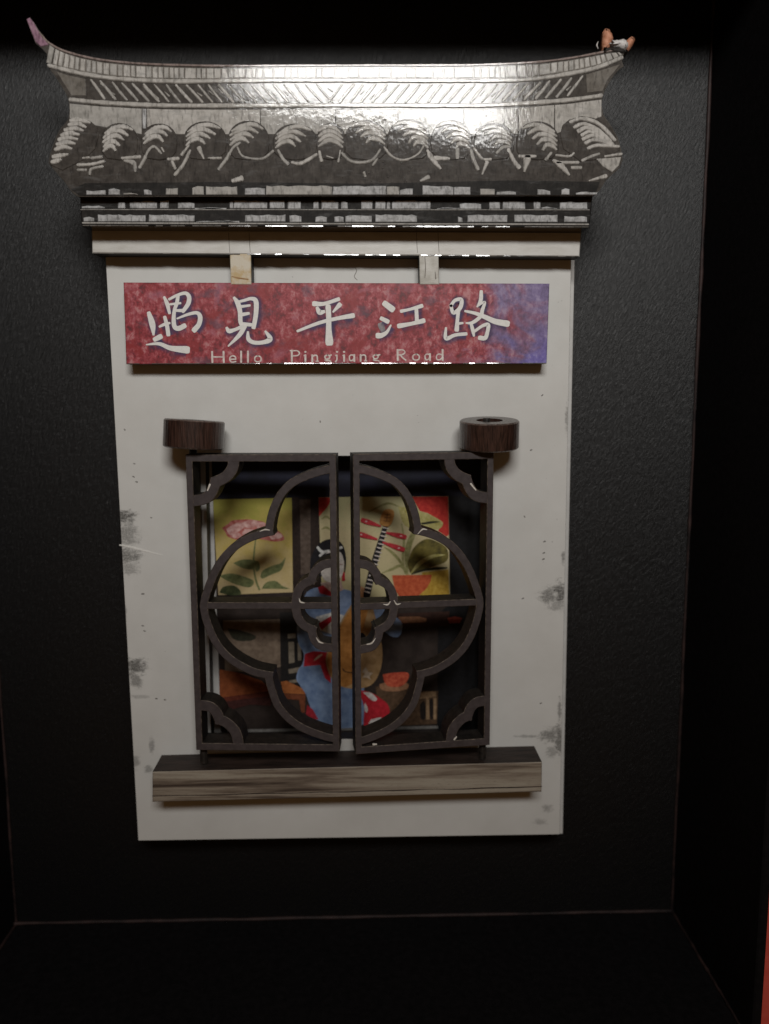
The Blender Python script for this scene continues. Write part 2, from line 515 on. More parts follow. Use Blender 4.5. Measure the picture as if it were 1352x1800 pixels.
wall = board('wall', [(184, 425), (243, 1478), (984, 1467), (1005, 425)], [(346, 802), (356, 1300), (850, 1298), (858, 800)], 10, 7, 10, [M_wall, M_ivory, M_burnt], orn)
board('wall_layer', [(186, 427), (245, 1477), (989.5, 1466), (1011, 427)], [(361, 800), (371, 1301), (853, 1300), (862, 800)], 7, 3.6, 7, [M_white_layer, M_ivory, M_burnt], wall)
board('wall_layer', [(186, 427), (245, 1477), (986, 1466), (1007, 427)], [(372, 800), (389, 1301), (853, 1300), (862, 800)], 3.5, 0.02, 3.6, [M_white_layer, M_ivory, M_burnt], wall)
# paint flecks and a pale scratch on the wall
M_fleck = plain('grey_fleck', (.10, .095, .085), (.24, .225, .205), 2.0, 0.6)
for x, y, a, l in [(236, 815, .3, 5), (235, 838, .5, 5), (240, 847, .3, 4), (219, 755, .8, 4), (251, 1044, 0, 6), (251, 1100, .2, 5), (254, 1109, .4, 5), (266, 910, .1, 4),
                   (953, 695, -.6, 5), (957, 952, -.4, 5), (956, 972, -.3, 5), (955, 983, -.5, 5), (919, 1052, -.4, 6), (951, 1236, -.4, 5), (934, 791, -.3, 4), (563, 741, 1.4, 4), (275, 1228, 0, 4), (290, 1230, .2, 4), (922, 908, .9, 4)]:
    mb = MB(); stroke(mb, [(x - l * .28 * math.cos(a), y - l * .28 * math.sin(a)), (x + l * .28 * math.cos(a), y + l * .28 * math.sin(a))], [random.uniform(1.2, 2.4), random.uniform(1.6, 3.0)], 10, 0.015, 0)
    mb.build('paint_fleck', M_fleck, wall)
mb = MB(); stroke(mb, [(211, 958), (232, 962), (258, 969), (286, 976)], [2.5, 3.5, 2.5, 1], 10, 0.05, 0.02); mb.build('pale_scratch', M_letter, wall)
mb = MB(); stroke(mb, [(624, 470), (627, 476), (623, 486), (628, 492)], [.8, 1, 1, .8], 10, 0.05, 0.01); mb.build('loose_hair', M_joint, wall)

# ---- picture set into the window
DP = 3.40
pic = plate('picture_panel', [(368, 795), (376, 1303), (856, 1301), (866, 795)], 0.6, DP, [paint((.008, .007, .009), (.013, .012, .016))], None, 0)
pic['label'] = 'small painted picture of a blue robed lute player, set behind the lattice doors'; pic['category'] = 'picture'
lay = [0]


def art(name, polys, m, parent=None, smooth=False):
    """flat printed shape(s): each a little above the one before"""
    mb = MB()
    for pg in polys:
        lay[0] += 1
        q = dense(pg + [pg[0]], 4)[:-1] if smooth else pg
        z = DP + 0.003 * lay[0]
        mb.prism(XY(q, DP), z - 0.002, z, 0)
    return mb.build(name, m, parent or pic)


def artline(name, lines, m, wid, parent=None):
    mb = MB()
    for pg in lines:
        lay[0] += 1; z = 0.003 * lay[0]
        stroke(mb, pg, wid, DP, z, 0, z0=DP + z - 0.002)
    return mb.build(name, m, parent or pic)


brown = paint((.020, .011, .008), (.034, .020, .015)); dbrown = paint((.012, .008, .007), (.020, .013, .011))
art('navy_top_band', [[(368, 800), (860, 800), (858, 873), (370, 876)]], paint((.007, .008, .017), (.012, .013, .030), 0.3))  # plain dark navy band across the top of the picture
art('dark_interior', [[(372, 878), (856, 874), (852, 1299), (386, 1299)]], paint((.024, .016, .013), (.038, .027, .023), 0.5))
art('dark_side_wall', [[(790, 872), (858, 872), (850, 1299), (768, 1299), (770, 1080), (792, 1060)]], paint((.006, .006, .007), (.010, .010, .012)))
# flower scroll
sc = grad_paint('flower_scroll_ground', [(0.05, (.36, .33, .055)), (0.4, (.50, .38, .10)), (0.95, (.60, .47, .25))], 878, 1040, DP)
fs = art('flower_scroll', [[(374, 878), (513, 875), (515, 1041), (384, 1046)]], sc)
gl = paint((.14, .17, .065), (.22, .24, .10)); gd = paint((.055, .075, .03), (.10, .12, .05))
artline('flower_stem', [[(450, 945), (447, 970), (446, 995), (450, 1020), (456, 1036)]], gl, [2, 3, 3, 3.5, 3.5], fs)
art('leaf', [[(410, 990), (425, 984), (445, 985), (447, 1000), (428, 999)], [(447, 985), (455, 988), (457, 1000), (450, 1004)]], gl, fs, True)
art('leaf', [[(458, 1014), (462, 1003), (480, 994), (493, 990), (502, 980), (498, 995), (492, 1004), (475, 1011), (462, 1017)]], gl, fs, True)
art('leaf', [[(385, 1012), (405, 1008), (425, 1012), (446, 1021), (440, 1032), (420, 1029), (400, 1021)]], gl, fs, True)
art('leaf', [[(460, 1035), (468, 1024), (484, 1021), (497, 1030), (509, 1035), (485, 1035)]], gl, fs, True)
art('leaf', [[(386, 1042), (392, 1032), (410, 1029), (421, 1036), (423, 1045), (404, 1046)]], gd, fs, True)
pk = paint((.58, .24, .22), (.76, .50, .46), 1.2); rd = paint((.44, .09, .075), (.58, .22, .19), 1.4)
art('blossom', [[(390, 928), (402, 920), (408, 915), (425, 913), (440, 913), (462, 917), (470, 922), (492, 935), (500, 948), (484, 952), (465, 949), (445, 946), (425, 950), (402, 944), (396, 935)]], rd, fs, True)
art('blossom_petal', [[(398, 930), (410, 922), (422, 918), (430, 925), (420, 934), (404, 940)], [(424, 919), (440, 914), (456, 917), (446, 927), (432, 927)], [(446, 920), (463, 918), (468, 924), (455, 930)], [(470, 935), (490, 936), (496, 944), (478, 948)], [(404, 938), (418, 936), (426, 944), (410, 945)], [(430, 930), (446, 931), (440, 942), (426, 940)], [(448, 934), (464, 931), (470, 940), (454, 943)]], pk, fs, True)
# timber posts between scrolls
art('timber_post', [[(514, 874), (526, 874), (530, 1050), (516, 1050)]], brown); art('timber_post', [[(546, 874), (560, 874), (562, 1050), (548, 1050)]], brown)
art('grey_strip', [[(527, 878), (546, 878), (546, 1008), (529, 1010)]], paint((.085, .058, .042), (.13, .095, .075)))
# plant scroll
sc2 = grad_paint('plant_scroll_ground', [(0.0, (.47, .45, .24)), (0.45, (.58, .49, .28)), (1.0, (.52, .46, .25))], 875, 1045, DP)
ps = art('plant_scroll', [[(560, 874), (788, 872), (791, 1047), (566, 1051)]], sc2)
RED = paint((.52, .022, .020), (.62, .05, .035))
art('red_ground', [[(560.5, 874.5), (585, 874.3), (575, 892), (561, 908)]], RED, ps)
art('red_ground', [[(724, 873), (787.5, 872.6), (789, 940), (785, 943), (770, 933), (778, 920), (770, 912), (752, 902), (738, 898), (730, 884)]], RED, ps)
ol = paint((.42, .37, .10), (.52, .47, .20)); og = paint((.26, .25, .09), (.36, .34, .15)); bk = paint((.018, .02, .010), (.04, .04, .02))
art('leaf', [[(700, 890), (722, 893), (738, 899), (752, 903), (770, 912), (779, 920), (770, 930), (742, 928), (712, 924)]], ol, ps, True)
art('leaf_vein', [[(740, 919), (758, 916), (774, 917), (760, 920), (742, 922)]], bk, ps, True)
artline('leaf', [[(718, 1010), (702, 985), (688, 970), (676, 962)]], og, [2, 5, 5, 1.5], ps)
artline('leaf', [[(716, 1012), (705, 995), (690, 1000), (670, 1008)]], og, [2, 5, 5, 1], ps)
artline('leaf', [[(712, 1008), (708, 980), (710, 950), (706, 920)]], og, [2, 4, 4, 1.5], ps)
artline('leaf', [[(716, 1008), (716, 970), (726, 940), (736, 925)]], og, [3, 10, 9, 2], ps)
art('leaf', [[(716, 990), (726, 965), (742, 950), (758, 948), (784, 962), (786, 985), (760, 996), (734, 1004), (722, 1008)]], paint((.09, .075, .02), (.22, .18, .04), 0.7), ps, True)
artline('leaf', [[(722, 1008), (738, 990), (760, 978), (782, 975)]], ol, [2, 7, 6, 1.5], ps)
artline('leaf', [[(724, 1009), (745, 1002), (768, 999), (785, 998)]], bk, [2, 4, 5, 3], ps)
artline('faint_leaf', [[(566, 912), (574, 908), (582, 914)], [(566, 930), (574, 927), (583, 933)], [(648, 900), (680, 885), (700, 890)]], og, [1.5, 4, 1.5], ps)
art('yellow_table', [[(742, 1006), (788, 1001), (790, 1046), (738, 1049)]], paint((.54, .32, .035), (.60, .40, .07)), ps)
art('red_bowl', [[(689, 1011), (759, 1010), (757, 1022), (750, 1034), (738, 1045), (735, 1049), (702, 1049), (694, 1036)]], paint((.55, .085, .03), (.62, .13, .05)), ps)
art('bowl_foot', [[(702, 1047), (737, 1047), (735, 1052), (704, 1053)]], paint((.2, .02, .02)), ps)
# lower left: wall, chair, desk
art('brown_wall', [[(392, 1090), (492, 1088), (494, 1172), (440, 1180), (396, 1180)]], paint((.15, .105, .075), (.22, .165, .12), 0.8))
art('leaf_shadow', [[(400, 1104), (425, 1108), (450, 1118), (440, 1126), (412, 1124)]], paint((.03, .03, .018)), None, True)
ch = art('dark_chair', [[(492, 1076), (545, 1076), (545, 1210), (494, 1200)]], paint((.010, .009, .009), (.015, .013, .013)))
gap = paint((.20, .165, .12), (.26, .22, .17))
art('chair_gap', [[(506, 1114), (520, 1113), (520, 1121), (506, 1122)], [(507, 1128), (517, 1128), (518, 1164), (508, 1166)], [(523, 1130), (529, 1130), (530, 1160), (524, 1161)], [(507, 1176), (528, 1172), (526, 1181), (508, 1184)], [(508, 1196), (524, 1193), (524, 1199), (509, 1200)]], gap, ch)
dk = paint((.22, .055, .016), (.32, .09, .03), 0.9)
desk = art('red_desk', [[(386, 1176), (420, 1182), (460, 1196), (478, 1214), (386, 1226)]], dk)
art('desk_edge', [[(386, 1226), (478, 1215), (478, 1222), (386, 1234)]], paint((.10, .02, .01)), desk)
art('desk_apron', [[(386, 1234), (478, 1222), (476, 1240), (440, 1238), (410, 1246), (386, 1248)]], paint((.045, .012, .010)), desk)
st = art('stool', [[(494, 1198), (504, 1196), (537, 1212), (537, 1220), (498, 1218)]], paint((.36, .11, .03), (.44, .15, .045)))
art('stool_leg', [[(498, 1219), (537, 1221), (536, 1252), (530, 1252), (526, 1230), (506, 1228), (500, 1236)]], paint((.16, .045, .018)), st)
# lower right: shelf, bowl, table
sh = art('shelf', [[(690, 1078), (790, 1074), (790, 1100), (692, 1103)]], paint((.034, .014, .010), (.05, .022, .016)))
art('wooden_dish', [[(700, 1084), (735, 1083), (750, 1087), (748, 1093), (704, 1095)]], paint((.22, .10, .05)), sh)
art('red_dish', [[(786, 1086), (800, 1083), (812, 1086), (808, 1095), (790, 1095)]], paint((.26, .045, .03)), sh)
tb2 = art('carved_table', [[(660, 1206), (720, 1204), (724, 1214), (770, 1214), (768, 1272), (672, 1276), (664, 1240)]], paint((.075, .042, .022), (.12, .07, .04)))
art('table_slot', [[(738, 1238), (744, 1232), (748, 1240), (748, 1262), (740, 1262)], [(755, 1230), (761, 1230), (761, 1262), (756, 1260)]], dbrown, tb2, True)
art('table_fret', [[(736, 1216), (766, 1215), (767, 1224), (738, 1228)], [(749, 1226), (754, 1226), (755, 1264), (749, 1264)], [(762, 1226), (767, 1226), (767, 1264), (762, 1264)]], paint((.28, .18, .10)), tb2)
ty = art('tea_tray', [[(667, 1202), (690, 1197), (716, 1200), (716, 1210), (690, 1215), (670, 1211)]], paint((.30, .15, .08)), None, True)
art('tea_bowl', [[(673, 1185), (690, 1182), (717, 1182), (716, 1196), (704, 1206), (684, 1206), (676, 1198)]], paint((.45, .045, .025), (.58, .12, .06)), ty, True)
art('floor_edge', [[(400, 1282), (770, 1275), (770, 1280), (400, 1287)]], paint((.16, .15, .14), (.22, .21, .20)))
art('floor', [[(386, 1288), (850, 1281), (850, 1300), (386, 1301)]], paint((.018, .014, .012)))
# the lute player
blue = paint((.17, .26, .46), (.28, .37, .56), 0.6); blue2 = paint((.13, .20, .36), (.20, .28, .43), 0.6)
red = paint((.42, .012, .022), (.52, .02, .035)); skin = paint((.66, .61, .56), (.74, .69, .64)); black = paint((.007, .006, .009)); white = paint((.62, .62, .60))
lady = art('lute_player', [[(540, 1040), (558, 1032), (600, 1034), (640, 1048), (690, 1080), (707, 1096), (703, 1116), (690, 1119), (660, 1110), (640, 1200), (640, 1272), (560, 1274), (548, 1246), (539, 1222), (537, 1212), (522, 1196), (524, 1178), (532, 1166), (534, 1148), (525, 1130), (522, 1100), (528, 1064)]], blue, None, True)
lady['label'] = 'blue robed figure playing a lute, printed on the picture'
art('robe_shadow', [[(527, 1100), (540, 1108), (552, 1122), (546, 1140), (536, 1146), (526, 1128)]], blue2, lady, True)
art('robe_skirt', [[(528, 1172), (564, 1168), (585, 1200), (640, 1215), (640, 1272), (562, 1273), (545, 1240), (538, 1220), (524, 1196)]], blue2, lady, True)
art('robe_sash', [[(536, 1149), (552, 1144), (578, 1146), (582, 1200), (572, 1192), (563, 1168), (534, 1171)]], red, lady)
artline('sash_fold', [[(553, 1160), (560, 1154), (566, 1150)]], paint((.5, .38, .28)), [2, 4, 2], lady)
art('red_hem', [[(540, 1238), (550, 1246), (560, 1264), (546, 1263), (538, 1254)]], paint((.26, .012, .022)), lady)
art('red_train', [[(628, 1212), (650, 1216), (668, 1226), (682, 1238), (685, 1255), (676, 1266), (655, 1272), (640, 1276), (640, 1240)]], red, lady, True)
art('white_trim', [[(638, 1216), (652, 1217), (663, 1228), (655, 1231)], [(642, 1234), (647, 1246), (644, 1252), (640, 1244)], [(652, 1264), (670, 1260), (664, 1268), (648, 1273)]], paint((.5, .46, .44)), lady, True)
art('bodice', [[(555, 1084), (583, 1076), (610, 1082), (610, 1120), (582, 1114), (560, 1106)]], white, lady)
art('bodice_band', [[(558, 1096), (583, 1082), (583, 1092), (566, 1107)]], red, lady)
art('neck', [[(564, 1024), (600, 1020), (604, 1036), (584, 1046), (568, 1036)]], paint((.50, .36, .32)), lady)
art('collar', [[(559, 1032), (568, 1028), (584, 1042), (584, 1048), (562, 1042)]], red, lady)
art('hair_back', [[(546, 1016), (546, 985), (553, 966), (566, 952), (582, 947), (597, 951), (606, 968), (600, 1000), (580, 1008), (560, 1014)]], black, lady, True)
art('face', [[(563, 990), (572, 974), (586, 968), (600, 972), (605, 990), (603, 1006), (598, 1016), (586, 1024), (572, 1020), (565, 1008)]], skin, lady, True)
art('hair_fringe', [[(562, 980), (572, 974), (583, 971), (590, 978), (580, 984), (568, 994), (560, 1006)]], black, lady, True)
artline('hair_lock', [[(597, 955), (604, 966), (607, 985), (606, 1005)]], black, [4, 4, 3.5, 2], lady)
artline('tassel', [[(605, 1006), (604, 1012), (604, 1018)]], red, [2.5, 5, 6], lady)
artline('hair_ribbon', [[(559, 962), (564, 968), (570, 970)], [(563, 976), (570, 970), (578, 968), (584, 967)], [(597, 963), (600, 962)]], white, [4.5, 5, 4.5], lady)
artline('eye', [[(598, 992), (602, 991)]], paint((.3, .12, .1)), [1.6, 1.2], lady)
art('hand', [[(624, 1036), (634, 1030), (646, 1038), (642, 1052), (628, 1054)]], paint((.62, .34, .18)), lady, True)
# the lute
orange = paint((.42, .17, .035), (.52, .23, .06), 0.8); tan = paint((.40, .24, .10), (.50, .32, .16), 0.7)
lute = art('lute', [[(640, 1050), (652, 1058), (664, 1100), (672, 1140), (670, 1172), (658, 1198), (640, 1208), (612, 1209), (590, 1200), (576, 1176), (574, 1150), (590, 1110), (618, 1062)]], tan, None, True)
lute['label'] = 'orange lute with red pegs and striped neck, printed on the picture'
art('lute_face', [[(638, 1050), (648, 1064), (640, 1100), (632, 1150), (626, 1190), (610, 1206), (592, 1199), (578, 1174), (577, 1150), (594, 1108), (622, 1062)]], orange, lute, True)
art('sound_hole', [[(626, 1112), (636, 1111), (643, 1118), (640, 1130), (628, 1131), (622, 1122)]], black, lute, True)
artline('lute_bridge', [[(603, 1175), (606, 1179), (614, 1181), (630, 1182)]], black, [2.5, 2, 1.6, 2], lute)
art('lute_flower', [[(636, 1180), (643, 1172), (648, 1180), (655, 1182), (650, 1188), (652, 1194), (644, 1190), (637, 1190), (641, 1184)]], paint((.52, .42, .32)), lute, True)
artline('lute_neck', [[(679, 920), (668, 955), (655, 1000), (645, 1045)]], black, [8, 10, 12, 13], lute)
for i in range(17):
    t = i / 16; x = 678 - 33 * t; y = 928 + 112 * t
    artline('fret', [[(x - 4.2, y - 1.2), (x + 4.6, y + 1.0)]], paint((.62, .55, .50)), 2.0, lute)
art('lute_head', [[(669, 908), (676, 896), (688, 895), (693, 902), (689, 918), (681, 925), (668, 920)]], paint((.55, .24, .05), (.64, .32, .10)), lute, True)
artline('carved_mark', [[(677, 904), (686, 904)], [(676, 909), (686, 910)], [(681, 903), (680, 914)], [(675, 915), (684, 916)]], paint((.22, .09, .03)), 1.4, lute)
for a, b in (((638, 914), (668, 924)), ((628, 937), (662, 947)), ((711, 943), (680, 936)), ((708, 965), (674, 953))):
    artline('tuning_peg', [[a, ((a[0] * 2 + b[0]) / 3, (a[1] * 2 + b[1]) / 3), b]], paint((.50, .018, .035), (.60, .05, .06)), [8, 9, 3.5], lute)
    artline('peg_shine', [[((a[0] * 4 + b[0]) / 5 - 1, (a[1] * 4 + b[1]) / 5), ((a[0] * 4 + b[0]) / 5 + 1, (a[1] * 4 + b[1]) / 5)]], paint((.7, .4, .4)), 2.5, lute)

# ---- beam, posts and signboard
beam = plate('beam', [(161, 404), (1022, 408), (1019, 451), (162, 445)], 10.05, 13.8, [M_beam, M_beam, M_burnt], orn, 0.15)
for x in (404, 440, 734, 772):
    mb = MB(); stroke(mb, [(x - 2, 409), (x - 1, 430), (x, 444)], [.8, 1, .8], 13.8, 0.01, 0); mb.build('printed_joint', M_joint, beam)
p1 = plate('post', [(404, 443.5), (441, 444), (442, 500), (406, 500)], 10.05, 13.7, [M_post_ochre, M_post_ochre, M_burnt], orn, 0.1)
p2 = plate('post', [(737, 446.5), (771, 447), (772, 500), (738, 500)], 10.05, 13.7, [M_post, M_post, M_burnt], orn, 0.1)
mb = MB(); stroke(mb, [(747, 452), (748, 470), (747, 488)], [1, 1.4, 1.2], 13.7, 0.02, 0); stroke(mb, [(765, 478), (766, 490)], [1, 2], 13.7, 0.02, 0); mb.build('dark_streak', M_joint, p2)
mb = MB(); stroke(mb, [(408, 486), (420, 489), (436, 491)], [1.5, 2.4, 2], 13.7, 0.02, 0); mb.build('brown_drip', plain('brown_drip', (.25, .12, .04), (.35, .2, .08)), p1)

sign = plate('signboard', [(217, 496.5), (966, 498.5), (961, 639), (222, 640)], 10.6, 13.6, [M_sign, M_sign, M_sign_edge], orn, 0.10)
sign['label'] = 'red watercolour signboard with ivory brush characters, violet at one end'
mb = MB(); mb.prism(XY([(238, 510), (950, 512), (946, 632), (240, 632)], 10.6), 10.02, 10.6, 0); mb.build('sign_spacer', M_sign_edge, sign)

G = {
    'yu': [([(262, 551), (268, 570), (270, 588)], [7, 10.5, 4]), ([(281, 574), (290, 570), (298, 568)], [4, 5.5, 4]), ([(290, 558), (294, 574), (296, 588)], [6, 7, 7]),
           ([(289, 523), (294, 534), (298, 550)], [4.5, 7, 5]), ([(298, 526), (312, 519), (326, 515.5), (332.5, 522), (331, 534), (322, 547)], [4.5, 5, 6, 7.5, 7.5, 6.5]),
           ([(313, 521), (311, 533), (307, 545), (305.5, 560), (307, 574), (314, 577.5), (324, 573)], [6, 6.5, 6, 7, 8, 8.5, 8.5]), ([(300, 535), (317, 533)], [4, 4]), ([(309, 546), (323, 546)], [4.5, 6]),
           ([(312, 560), (330, 553), (346, 550), (352, 557), (350, 570), (342, 580)], [3, 5, 6, 8, 8, 9]), ([(273, 596.5), (282, 592)], [8, 9]), ([(258, 606), (280, 604.5), (300, 612), (328, 615)], [2.5, 6, 8.5, 13])],
    'jian': [([(412, 524), (418, 533), (422, 548), (423, 566), (428, 575)], [5, 8.5, 8, 7.5, 6.5]), ([(418, 531), (430, 528), (442, 525), (450, 530), (450, 552), (446, 575)], [4.5, 5, 6, 8.5, 8, 7.5]),
             ([(424, 539), (439, 537)], [5, 4]), ([(426, 553), (437, 551)], [6.5, 5]), ([(428, 570), (441, 571)], [7, 6]), ([(399, 577), (403, 582), (412, 580), (424, 575)], [5, 8, 6, 6]),
             ([(430, 574), (421, 589), (402, 608)], [8, 7.5, 3]), ([(436, 584), (437, 596), (446, 602), (462, 602), (475, 596), (467, 583)], [4, 7.5, 7, 7, 9, 4])],
    'ping': [([(553, 534), (570, 534), (595, 526)], [9, 6.5, 6.5]), ([(558, 542), (562, 549), (569, 548)], [6, 9, 6]), ([(597, 536), (586, 548)], [8, 3.5]),
             ([(577, 540), (578, 560), (578, 580), (579, 601)], [9.5, 9, 10, 14]), ([(523.5, 582), (560, 568), (592, 560), (620, 555)], [4.5, 6, 6.5, 8.5])],
    'jiang': [([(677, 534), (689, 543)], [10, 11]), ([(671, 560), (681, 565)], [7, 8]), ([(687, 572), (680, 584), (671, 589.5), (665, 590)], [3, 6, 8.5, 10]), ([(706, 547), (720, 544), (741, 538)], [6, 5, 7]),
              ([(732, 545), (733, 565)], [6.5, 7]), ([(702, 573), (724, 569), (744, 564)], [8.5, 6.5, 8.5])],
    'lu': [([(793, 537), (800, 528), (811, 527), (809, 541), (797, 550), (793, 538)], [6, 6, 7, 7.5, 6.5, 6]), ([(806, 545), (804, 564), (803, 579)], [7, 6.5, 8.5]), ([(804, 569), (813, 568)], [5, 4]),
           ([(784, 577), (784, 595), (800, 589), (819, 587)], [4, 7, 6, 6]), ([(846, 513), (845, 528), (839, 539)], [6, 7, 3]), ([(840, 538), (852, 531), (848, 545), (845, 556), (831, 567), (820, 568)], [3, 4.5, 6.5, 6.5, 6, 3]),
           ([(818, 547), (836, 551), (854, 558), (870, 565), (891, 569)], [4, 6, 8, 9.5, 11]), ([(828, 569), (831, 580), (833, 590)], [5, 6.5, 4]), ([(835, 582), (848, 573), (858, 571), (857, 583), (853, 594), (844, 594)], [5, 5.5, 7, 6.5, 7.5, 8])],
}
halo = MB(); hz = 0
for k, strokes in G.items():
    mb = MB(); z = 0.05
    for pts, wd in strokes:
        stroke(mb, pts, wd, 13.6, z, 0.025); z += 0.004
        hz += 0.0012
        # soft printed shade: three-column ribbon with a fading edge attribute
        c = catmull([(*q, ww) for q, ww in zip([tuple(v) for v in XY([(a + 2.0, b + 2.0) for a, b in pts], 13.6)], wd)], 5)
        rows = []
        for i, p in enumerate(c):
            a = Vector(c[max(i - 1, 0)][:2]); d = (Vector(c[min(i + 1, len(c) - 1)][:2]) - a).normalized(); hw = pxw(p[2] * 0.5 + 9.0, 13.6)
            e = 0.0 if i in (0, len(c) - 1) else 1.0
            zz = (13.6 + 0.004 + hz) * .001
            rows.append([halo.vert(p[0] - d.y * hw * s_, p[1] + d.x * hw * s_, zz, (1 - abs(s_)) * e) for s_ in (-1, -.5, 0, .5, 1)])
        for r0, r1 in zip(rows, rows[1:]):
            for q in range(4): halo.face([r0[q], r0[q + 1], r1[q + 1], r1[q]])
    mb.build('brush_character', M_letter, sign)
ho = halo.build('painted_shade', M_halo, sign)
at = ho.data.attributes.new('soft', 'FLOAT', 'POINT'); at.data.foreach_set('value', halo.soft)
mb = MB(); stroke(mb, [(670, 572), (673, 580)], [11, 9], 13.6, 0.025, 0.01); mb.build('grey_smudge', plain('grey_smudge', (.22, .20, .21), (.34, .31, .32), 1.5, 0.5), sign)

# small lettering: "Hello  Pingjiang  Road"
LT = {
    'H': (23, [[(1, 0), (1.5, 18)], [(21, 0), (21.5, 18)], [(1, 9), (21, 9)]]),
    'e': (12, [[(1.5, 13), (6, 13), (11.5, 12.8)], [(11.5, 12.6), (10.8, 9), (6.4, 7), (1.8, 9.5), (1.0, 14), (4.6, 18), (11.5, 17)]]),
    'l': (4, [[(2, 0), (2, 18)]]),
    'o': (13, [[(6.5, 7.5), (1.5, 10), (1.5, 16), (6.5, 18), (11.5, 16), (11.5, 10), (6.8, 7.5)]]),
    'P': (17, [[(2, 0), (2.2, 18)], [(2, 0.6), (11, 0), (15.5, 4), (12, 8.4), (3, 9)], [(-.5, 0), (4, 0)]]),
    'i': (4, [[(2, 8), (2, 18)], [(1.6, 2), (2.4, 2)], [(0, 8.4), (2, 8)]]),
    'n': (13, [[(2, 7.5), (2, 18)], [(2, 10.5), (6, 7.6), (10.5, 9), (11, 18)], [(9, 18), (12.5, 18)]]),
    'g': (13, [[(5.8, 7.4), (1.2, 10), (3, 14.4), (8, 14), (10, 10), (6.2, 7.4)], [(9, 8.6), (12.5, 7.6)], [(3, 15), (2, 17), (9, 17.6), (11.5, 19)]]),
    'j': (6, [[(3.4, 8), (3.2, 16), (1, 19)], [(3.2, 2), (4, 2)], [(1.2, 8.4), (3.4, 8)]]),
    'a': (12, [[(9.4, 8), (4, 7.6), (1.2, 11), (2.6, 17), (7, 16.6), (9.6, 12)], [(9.8, 7.4), (10, 18)]]),
    'R': (18, [[(2, 0), (2.2, 18)], [(2, 0.6), (11, 0), (15, 4), (11, 8), (3, 9)], [(7, 9), (11, 14), (16.5, 18)]]),
    'd': (14, [[(11, 8.4), (5, 7.6), (1.4, 11), (2.6, 17), (8, 17), (11.5, 13)], [(12, 0), (12.3, 18)]]),
}
txt = [('H', 372, 618.5), ('e', 403, 618.5), ('l', 422, 618), ('l', 434, 618), ('o', 447, 618), ('P', 511, 616.5), ('i', 535, 616.5), ('n', 547, 617), ('g', 570, 616.5), ('j', 589, 616.5), ('i', 603, 616.5),
       ('a', 613, 616.5), ('n', 632, 616.5), ('g', 655, 616), ('R', 697, 615), ('o', 725, 615), ('a', 746, 615), ('d', 766, 615)]
for chv, ox, oy in txt:
    mb = MB(); z = 0.03
    for ln in LT[chv][1]:
        wd = [random.uniform(2.1, 2.7) for _ in ln]
        if len(ln) == 2 and abs(ln[0][0] - ln[1][0]) < 1: wd = [3.4] * 2 if abs(ln[0][1] - ln[1][1]) > 2 else [3.2] * 2
        stroke(mb, [(ox + a, oy + b) for a, b in ln], wd, 13.6, z, 0.012); z += 0.003
    mb.build('letter', M_letter_small, sign)


def lip(a, b, d, wpx, parent):
    """varnished, slightly rolled lower edge of a plate: short glossy facets that catch the lamp"""
    A = P(*a, d + .03); B = P(*b, d + .03); N = 70; mb = MB(); c = A.lerp(B, .5)
    H = ((LAMP - c).normalized() + (CAM_POS - c).normalized()).normalized()
    hw = pxw(wpx, d) / 2
    for i in range(N):
        if random.random() < .2: continue
        p = A.lerp(B, (i + .03) / N); q = A.lerp(B, (i + .97) / N)
        h = Vector((random.gauss(0, .03), H.y + random.gauss(0, .045), H.z)).normalized()
        t = Vector((0, h.z, -h.y)).normalized() * hw * random.uniform(.75, 1.15)
        vs = [mb.vert(*v) for v in (p - t, q - t, q + t, p + t)]
        w0 = [mb.vert(v.x, v.y, v.z - .0002) for v in (p - t, q - t, q + t, p + t)]
        mb.face(vs)
        for k in range(4): mb.face([w0[k], w0[(k + 1) % 4], vs[(k + 1) % 4], vs[k]])
    return mb.build('glint_edge', M_bead, parent)


lip((163, 444.8), (1018, 450.4), 13.8, 1.35, beam)
lip((224, 639), (960, 638.2), 13.6, 1.2, sign)

# ---- roof: curved plate with relief, and cornice of brick courses
DR = 19.4
top_tab = [(60, 40), (68, 53), (80, 68), (92, 77), (110, 86), (140, 95), (180, 103), (240, 109), (310, 112), (400, 113.5), (520, 113), (650, 112.5), (760, 112.5), (850, 111.5), (940, 107), (1000, 100), (1050, 91), (1075, 86), (1096, 84)]
out = [(52, 30), (46, 33), (52, 50), (62, 75), (74, 85), (82, 94), (83, 112), (90, 125), (98, 135), (111, 156), (118, 168), (121, 182), (122, 197), (119, 211), (106, 225), (98, 241), (92, 258), (87, 273), (85, 286), (98, 302), (114, 320), (127, 339), (137, 345.5),
       (600, 344.5), (1043, 344), (1048, 341), (1056, 332), (1066, 316), (1079, 304), (1090, 295), (1095, 280), (1092, 260), (1086, 241), (1075, 221), (1061, 201), (1058, 185), (1059, 172), (1064, 157), (1076, 137), (1088, 122), (1097, 116), (1094, 108), (1096, 97), (1103, 88), (1096, 84)]
roof = plate('roof', out + [(x, y) for x, y in dense(top_tab, 3)][::-1][1:], 16.6, DR, [M_roof, M_roof_mid, M_roof_edge], orn, 0.14)
roof['label'] = 'curved grey roof plate with upturned corners and relief tiles'
mb = MB(); mb.prism(XY([(240, 135), (960, 135), (960, 335), (240, 335)], 16.6), 10.02, 16.6, 0); mb.build('roof_spacer', M_burnt, roof)
top = lerp_curve(top_tab)
b1_tab = [(87, 115.5), (110, 122), (150, 131), (200, 138), (260, 142), (330, 143.5), (420, 142.5), (520, 142), (650, 142), (780, 142.5), (850, 142.5), (930, 140), (1000, 130), (1050, 119), (1092, 102)]
